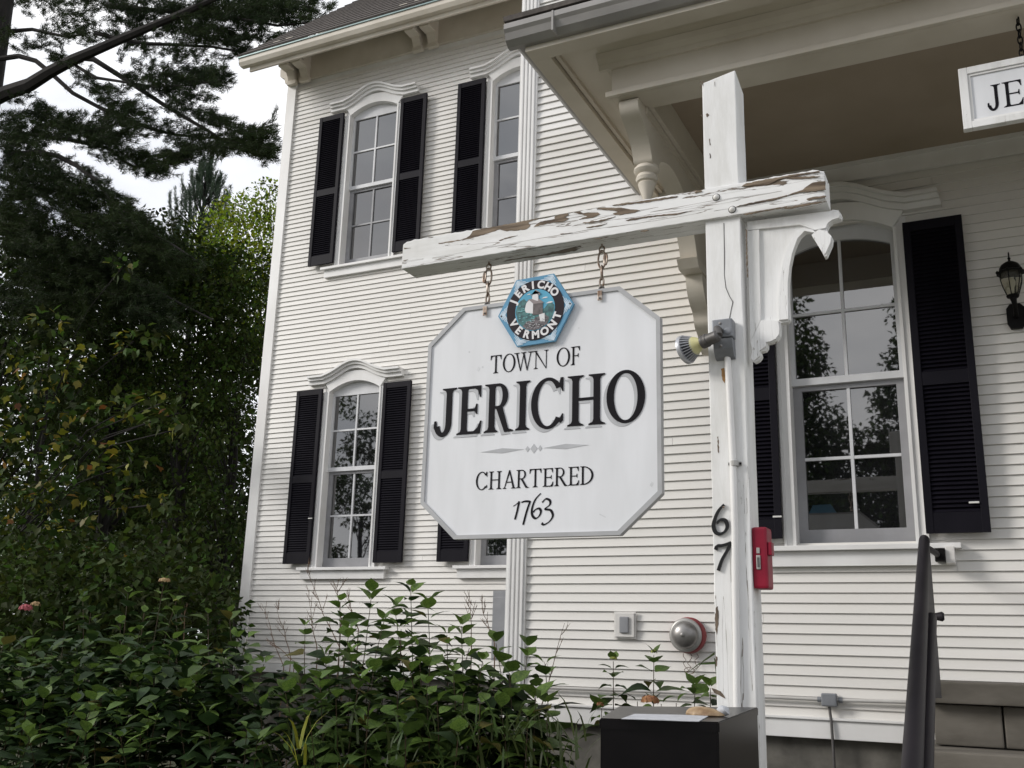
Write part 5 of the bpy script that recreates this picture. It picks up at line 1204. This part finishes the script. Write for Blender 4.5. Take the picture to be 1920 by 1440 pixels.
for path, ya, yb_, r0, r1 in BR:
    n = len(path); ya += 3.2; yb_ = yb_ + 3.2 if yb_ < 11 else yb_ + .3; r0 *= 1.3; r1 *= 1.3; P_ = [at(px, py, 'y', ya + (yb_ - ya) * k / (n - 1)) for k, (px, py) in enumerate(path)]
    MB().tube(P_, [r0 + (r1 - r0) * k / (n - 1) for k in range(n)], 7).build('limb', BARK, pine, smooth=True)
# foliage clumps: (centre x, y, half widths, how many sprays, slope of the bough)
CL = [(400, 62, 170, 24, 330, .15), (330, 92, 110, 20, 90, .1), (150, 62, 150, 20, 130, 0), (85, 92, 60, 24, 45, .2), (480, 100, 70, 18, 55, .2), (530, 20, 100, 30, 220, 0), (250, 15, 250, 30, 420, 0), (455, 20, 120, 30, 260, 0), (545, 85, 50, 26, 60, .1),
 (300, 140, 60, 26, 75, .4), (372, 148, 52, 26, 120, 0), (330, 168, 60, 18, 65, .2), (405, 150, 25, 10, 25, -.1), (180, 172, 55, 30, 55, .5), (240, 195, 55, 30, 50, .5), (262, 150, 40, 22, 45, .3), (150, 150, 30, 22, 14, .3),
 (225, 222, 55, 26, 120, .3), (120, 232, 90, 36, 260, .2), (35, 265, 60, 80, 340, .2), (40, 350, 60, 90, 260, .2), (185, 255, 70, 24, 200, .2),
 (405, 225, 55, 20, 62, .35), (345, 205, 45, 22, 50, .4), (470, 252, 50, 18, 75, .15), (500, 284, 32, 15, 90, .2), (440, 272, 55, 16, 70, .3), (365, 262, 60, 22, 66, .1), (502, 245, 18, 22, 16, -.8), (300, 235, 55, 24, 36, .3),
 (235, 290, 60, 22, 90, .3), (305, 300, 50, 18, 70, .1), (350, 288, 50, 18, 50, -.1), (290, 318, 50, 12, 40, .2), (395, 282, 45, 12, 38, -.1),
 (110, 330, 70, 36, 120, .5), (200, 372, 55, 36, 110, .8), (160, 400, 90, 50, 330, .6), (250, 412, 45, 26, 70, .6), (270, 440, 60, 26, 140, .5), (40, 440, 70, 60, 330, .4), (150, 480, 150, 50, 520, .4), (300, 480, 60, 30, 130, .4), (60, 560, 100, 60, 300, .3), (230, 560, 120, 50, 300, .3)]
tips, dirs = [], []; tw = MB()
for cx_, cy_, rx, ry, n, sl in CL:
    for k in range(int(n * (.40 if cy_ < 330 else .62))):
        u = npr.normal(0, .48, 2); px = cx_ + u[0] * rx; py = cy_ + u[1] * ry + sl * u[0] * rx
        if px > 517 - max(0, (py - 300)) * .2 and py > 118: continue
        p = at(px, py, 'y', (12.2 if px < 425 or py > 125 else 12.8) + npr.normal(0, .5)); d0 = Vector((.8, npr.normal(0, .5), -.08 - sl * .5 + npr.normal(0, .25))).normalized()
        nn_ = 6; L0 = npr.uniform(.10, .26)
        tw.tube([p - d0 * L0, p + d0 * L0], [.006, .003], 3, cap=False)
        for j in range(nn_):
            q = p + d0 * (L0 * (j / (nn_ - 1) * 2 - 1)) + Vector(npr.normal(0, .028, 3)); tips.append(q); dirs.append((d0 + Vector((0, 0, .35))).normalized())
tw.build('twigs', BARK, pine)
tag(needles('needles', tips, dirs, NEEDLE, 20, .115, .0055, pine, .62), kind='stuff')

# the small upright pine in the gap
sp = at(345, 700, 'y', 19.0)
spo = empty('young_pine', (sp.x, 19.0, GZ), 'small upright pine with candle-like shoots in the gap of sky', 'tree')
top_ = at(345, 318, 'y', 19.0).z
MB().tube([(sp.x, 19, GZ), (sp.x, 19, top_ - .1)], [.16, .02], 8).build('trunk', BARK, spo, smooth=True)
tips, dirs = [], []; wr = MB()
for k in range(400):
    h = npr.uniform(0, 1) ** .75; z = top_ - .05 - h * 4.2; a = npr.uniform(0, 6.28); rmax = .10 + 1.0 * min(1, h * 1.7) ** .85; rr_ = rmax * npr.uniform(.3, 1.18)
    b_ = Vector((sp.x + math.cos(a) * rr_ * .35, 19 + math.sin(a) * rr_ * .35, z - .35)); e_ = Vector((sp.x + math.cos(a) * rr_, 19 + math.sin(a) * rr_, z)); e2 = e_ + Vector((math.cos(a) * .05, math.sin(a) * .05, npr.uniform(.28, .55)))
    if k % 3 == 0: wr.tube([(sp.x, 19, z - .5), e_, e2], [.02, .012, .005], 4)
    for t in np.linspace(0, 1, 9): tips.append(e_.lerp(e2, t)); dirs.append(Vector((math.cos(a) * .25, math.sin(a) * .25, 1)).normalized())
wr.build('limb', BARK, spo)
tag(needles('needles', tips, dirs, NEEDLE2, 12, .11, .008, spo, .55), kind='stuff')

# broadleaf trees: lumpy crowns of leaf clumps on real limbs
LT = [(0, 0, 0), (.22, -.30, .05), (.55, -.34, .0), (.62, -.16, -.02), (1, 0, -.18), (.62, .16, -.02), (.55, .34, 0), (.22, .30, .05), (.4, 0, -.06)]
LF_ = [(0, 1, 8), (1, 2, 8), (2, 3, 8), (3, 4, 8), (4, 5, 8), (5, 6, 8), (6, 7, 8), (7, 0, 8)]
LT4 = [(0, 0, 0), (.45, -.33, .05), (1, 0, -.15), (.45, .33, .05)]; LF4 = [(0, 1, 2), (0, 2, 3)]
def crown(name, clumps, m_, per, size, parent, detail=False, flat=.8, midx_p=None, mats=None):
    P_, D_, U_, Z_, I_ = [], [], [], [], []
    for c_, r_ in clumps:
        n = int(per * (r_[0] * r_[2] if isinstance(r_, tuple) else r_ * r_)); rv = np.array(r_ if isinstance(r_, tuple) else (r_, r_, r_ * flat))
        v = npr.normal(0, 1, (n, 3)); v /= np.linalg.norm(v, axis=1)[:, None]; v *= (npr.uniform(.35, 1, (n, 1)) ** .5); p = np.array(c_) + v * rv * (1 + npr.normal(0, .08, (n, 1)))
        P_.append(p); d = v * .8 + npr.normal(0, .6, (n, 3)); d[:, 2] -= .25; D_.append(d); u = npr.normal(0, .45, (n, 3)); u[:, 2] += 1; U_.append(u); Z_.append(npr.uniform(.65, 1.2, n) * size)
        if midx_p: I_.append(npr.choice(len(mats), n, p=midx_p))
    return scatter(name, LT if detail else LT4, LF_ if detail else LF4, np.vstack(P_), np.vstack(D_), np.vstack(U_), np.concatenate(Z_), mats or [m_], np.concatenate(I_) if I_ else None, parent, smooth=False)
def clumps_px(lst):
    out_ = []
    for px, py, y, r in lst: out_.append((tuple(at(px, py, 'y', y)), r))
    return out_
def tree(name, label, base, top, limbs, lst, m_, per, size, detail=False, midx_p=None, mats=None, r=.18, group=None):
    o_ = empty(name, (base[0], base[1], GZ), label, 'tree', group)
    b_ = Vector((base[0], base[1], GZ)); t_ = Vector(top); P_ = [b_.lerp(t_, t) + Vector((npr.normal(0, .08), npr.normal(0, .08), 0)) * (0 < t < 1) for t in np.linspace(0, 1, 6)]
    MB().tube(P_, [r * (1.1 - .95 * t) for t in np.linspace(0, 1, 6)], 9).build('trunk', BARK, o_, smooth=True)
    mb = MB()
    for c_, rr_ in lst:
        c_ = Vector(c_); t = min(.95, max(.25, ((c_.z - GZ) / max(.5, t_.z - GZ)) * .7)); s_ = b_.lerp(t_, t)
        if random.random() < limbs: mb.tube([s_, s_.lerp(c_, .55) + Vector((0, 0, .12 * (c_ - s_).length)), c_], [r * .35 * (1.1 - t), r * .2 * (1.1 - t), .012], 5)
    mb.build('limbs', BARK, o_, smooth=True)
    tag(crown('crown', lst, m_, per, size, o_, detail, midx_p=midx_p, mats=mats), kind='stuff'); return o_
# bright tree by the corner of the house
ra = random.Random(9)
lst = clumps_px([(500, 372, 17, .55), (505, 352, 17, .25), (512, 400, 17, .6), (470, 400, 17.2, .6), (445, 395, 17.4, .55), (425, 402, 17.6, .5), (410, 430, 17.3, .7), (450, 440, 16.8, .8), (490, 445, 16.6, .8), (430, 490, 16.8, .9), (480, 500, 16.4, .9), (395, 480, 17, .7), (450, 560, 16.5, 1.), (500, 560, 16.5, .9), (535, 440, 17, .9), (530, 540, 17, 1.), (560, 640, 17.5, 1.2)])
c0 = at(470, 900, 'y', 16.8)
tree('broadleaf_tree', 'bright yellow-green tree beside the corner of the house', (c0.x, 16.8), (c0.x + .2, 16.8, 7.5), .8, lst, LF_BR, 900, .095, False, (.75, .25), [LF_BR, LF_MD], .16)
# darker trees behind
def rnd_clumps(n, x0, x1, y0, y1, ya, yb_, r0, r1, rr):
    return clumps_px([(rr.uniform(x0, x1), rr.uniform(y0, y1), rr.uniform(ya, yb_), rr.uniform(r0, r1)) for _ in range(n)])
c1 = at(330, 900, 'y', 14.5)
tree('broadleaf_tree', 'mid green tree with dense small leaves behind the bright one', (c1.x, 14.5), (c1.x, 14.5, 5), .5, rnd_clumps(46, 260, 490, 500, 800, 13.6, 15.6, .45, .95, ra), LF_MD, 520, .11, False, (.6, .4), [LF_MD, LF_DK], .18)
c2 = at(200, 900, 'y', 15.5)
tree('broadleaf_tree', 'dark tree filling the middle of the left side', (c2.x, 15.5), (c2.x, 15.5, 6), .5, rnd_clumps(56, 60, 360, 440, 900, 14.6, 17, .6, 1.1, ra), LF_DK, 420, .13, False, (.85, .15), [LF_DK, LF_MD], .2)
c3 = at(0, 900, 'y', 13.5)
tree('broadleaf_tree', 'dark tree beneath the pine at the left edge', (c3.x - .5, 13.5), (c3.x - .5, 13.5, 6), .5, rnd_clumps(50, -150, 130, 420, 950, 12.6, 15, .5, 1.0, ra), LF_DK, 260, .14, False, (.85, .15), [LF_DK, LF_MD], .2)
c4 = at(420, 1000, 'y', 15)
tree('broadleaf_tree', 'thin-leaved dark tree with sky showing through beside the house corner', (c4.x, 15), (c4.x, 15, 4.5), .8, rnd_clumps(30, 360, 480, 640, 900, 14, 16, .35, .7, ra) + rnd_clumps(30, 320, 480, 900, 1120, 13.5, 16, .6, 1.0, ra), LF_DK, 210, .12, False, (.8, .2), [LF_DK, LF_MD], .14)
# maple in front, turning yellow
ml = [(30, 665, 9.6, .35), (80, 690, 9.5, .35), (120, 700, 9.4, .3), (60, 740, 9.4, .4), (140, 660, 9.6, .3), (20, 760, 9.6, .4), (110, 770, 9.4, .35), (170, 775, 9.3, .3), (220, 760, 9.2, .26), (262, 755, 9.2, .26), (300, 758, 9.1, .25), (335, 775, 9.1, .22), (355, 800, 9.1, .18), (250, 780, 9.2, .2), (300, 785, 9.1, .2),
      (60, 830, 9.4, .45), (160, 850, 9.4, .4), (240, 870, 9.3, .35), (30, 900, 9.4, .45), (110, 930, 9.3, .4), (80, 930, 9.2, .3), (220, 935, 9.3, .3), (305, 945, 9.2, .22), (180, 900, 9.3, .35), (60, 990, 9.2, .4), (140, 1000, 9.1, .35), (200, 1050, 9.1, .3), (110, 1050, 9.1, .35), (20, 1050, 9.2, .4), (230, 1060, 9.1, .2), (160, 1090, 9.1, .25), (30, 1110, 9.0, .3), (250, 640, 9.8, .3), (285, 625, 9.9, .2), (230, 500, 9.9, .22), (90, 600, 9.8, .3)]
cm_ = at(60, 1000, 'y', 9.6)
mpl = tree('young_maple', 'young maple with yellowing leaves in front of the dark trees', (cm_.x - .4, 9.6), (cm_.x - .2, 9.6, 4), .45, [(c_, (r_ * 1.1, r_, r_ * .55)) for c_, r_ in clumps_px(ml)], LF_DK, 700, .15, True, (.40, .42, .155, .025), [LF_DK, LF_MD, LF_YE, LF_OR], .07)
# low dark undergrowth behind the shrubs and the far wood
tag(crown('undergrowth', rnd_clumps(90, -60, 375, 1040, 1240, 7.4, 10, .35, .6, ra), LF_DK, 620, .11, None, midx_p=(.8, .2), mats=[LF_DK, LF_MD]), kind='stuff')
fw = rnd_clumps(60, -120, 250, 470, 1150, 25, 31, 1.3, 2.1, ra) + rnd_clumps(40, 200, 400, 520, 1150, 25, 31, 1.2, 1.9, ra) + rnd_clumps(34, 380, 560, 640, 1180, 24, 30, .9, 1.6, ra)
for k in range(70): fw.append(((-58 + 30 * ra.random(), 26 + 22 * ra.random(), ra.uniform(-1, 9)), ra.uniform(1.6, 2.8)))
tag(crown('far_wood', fw, LF_DK, 150, .26, None, midx_p=(.75, .25), mats=[LF_DK, LF_MD]), 'dark wood beyond the garden', None, kind='stuff')
# trees across the road, behind the viewer: they show in the window panes
ST = [(-6.4, -20, 12.6, 1.5, 'slim leafy tree across the road, opposite the porch window'), (-2.2, -20.5, 11.6, 1.4, 'second slim leafy tree across the road, opposite the porch'),
      (-4.4, -22, 8.2, 3.0, 'low broad tree between the two slim ones across the road'), (3.5, -22, 8.5, 2.8, 'round leafy tree across the road at the right'), (-12.5, -23, 8.5, 3.2, 'round leafy tree across the road at the left'),
      (-28, -20, 11.5, 3.2, 'big leafy tree across the road at the far left'), (-22, -24, 9, 3.0, 'leafy tree beside the big one across the road')]
for x_, y_, h_, w_, lb in ST:
    cl_ = [((x_ + ra.uniform(-w_, w_) * (1.1 - f * .8), y_ + ra.uniform(-w_, w_) * .7, .8 + (h_ - 1) * f), ra.uniform(.7, 1.25) * (1.15 - f * .5)) for f in [ra.random() ** .8 for _ in range(46)]]
    tree('street_tree', lb, (x_, y_), (x_, y_, h_ * .85), .5, cl_, LF_MD, 300, .22, False, (.6, .4), [LF_MD, LF_DK], .2, 'trees across the road')
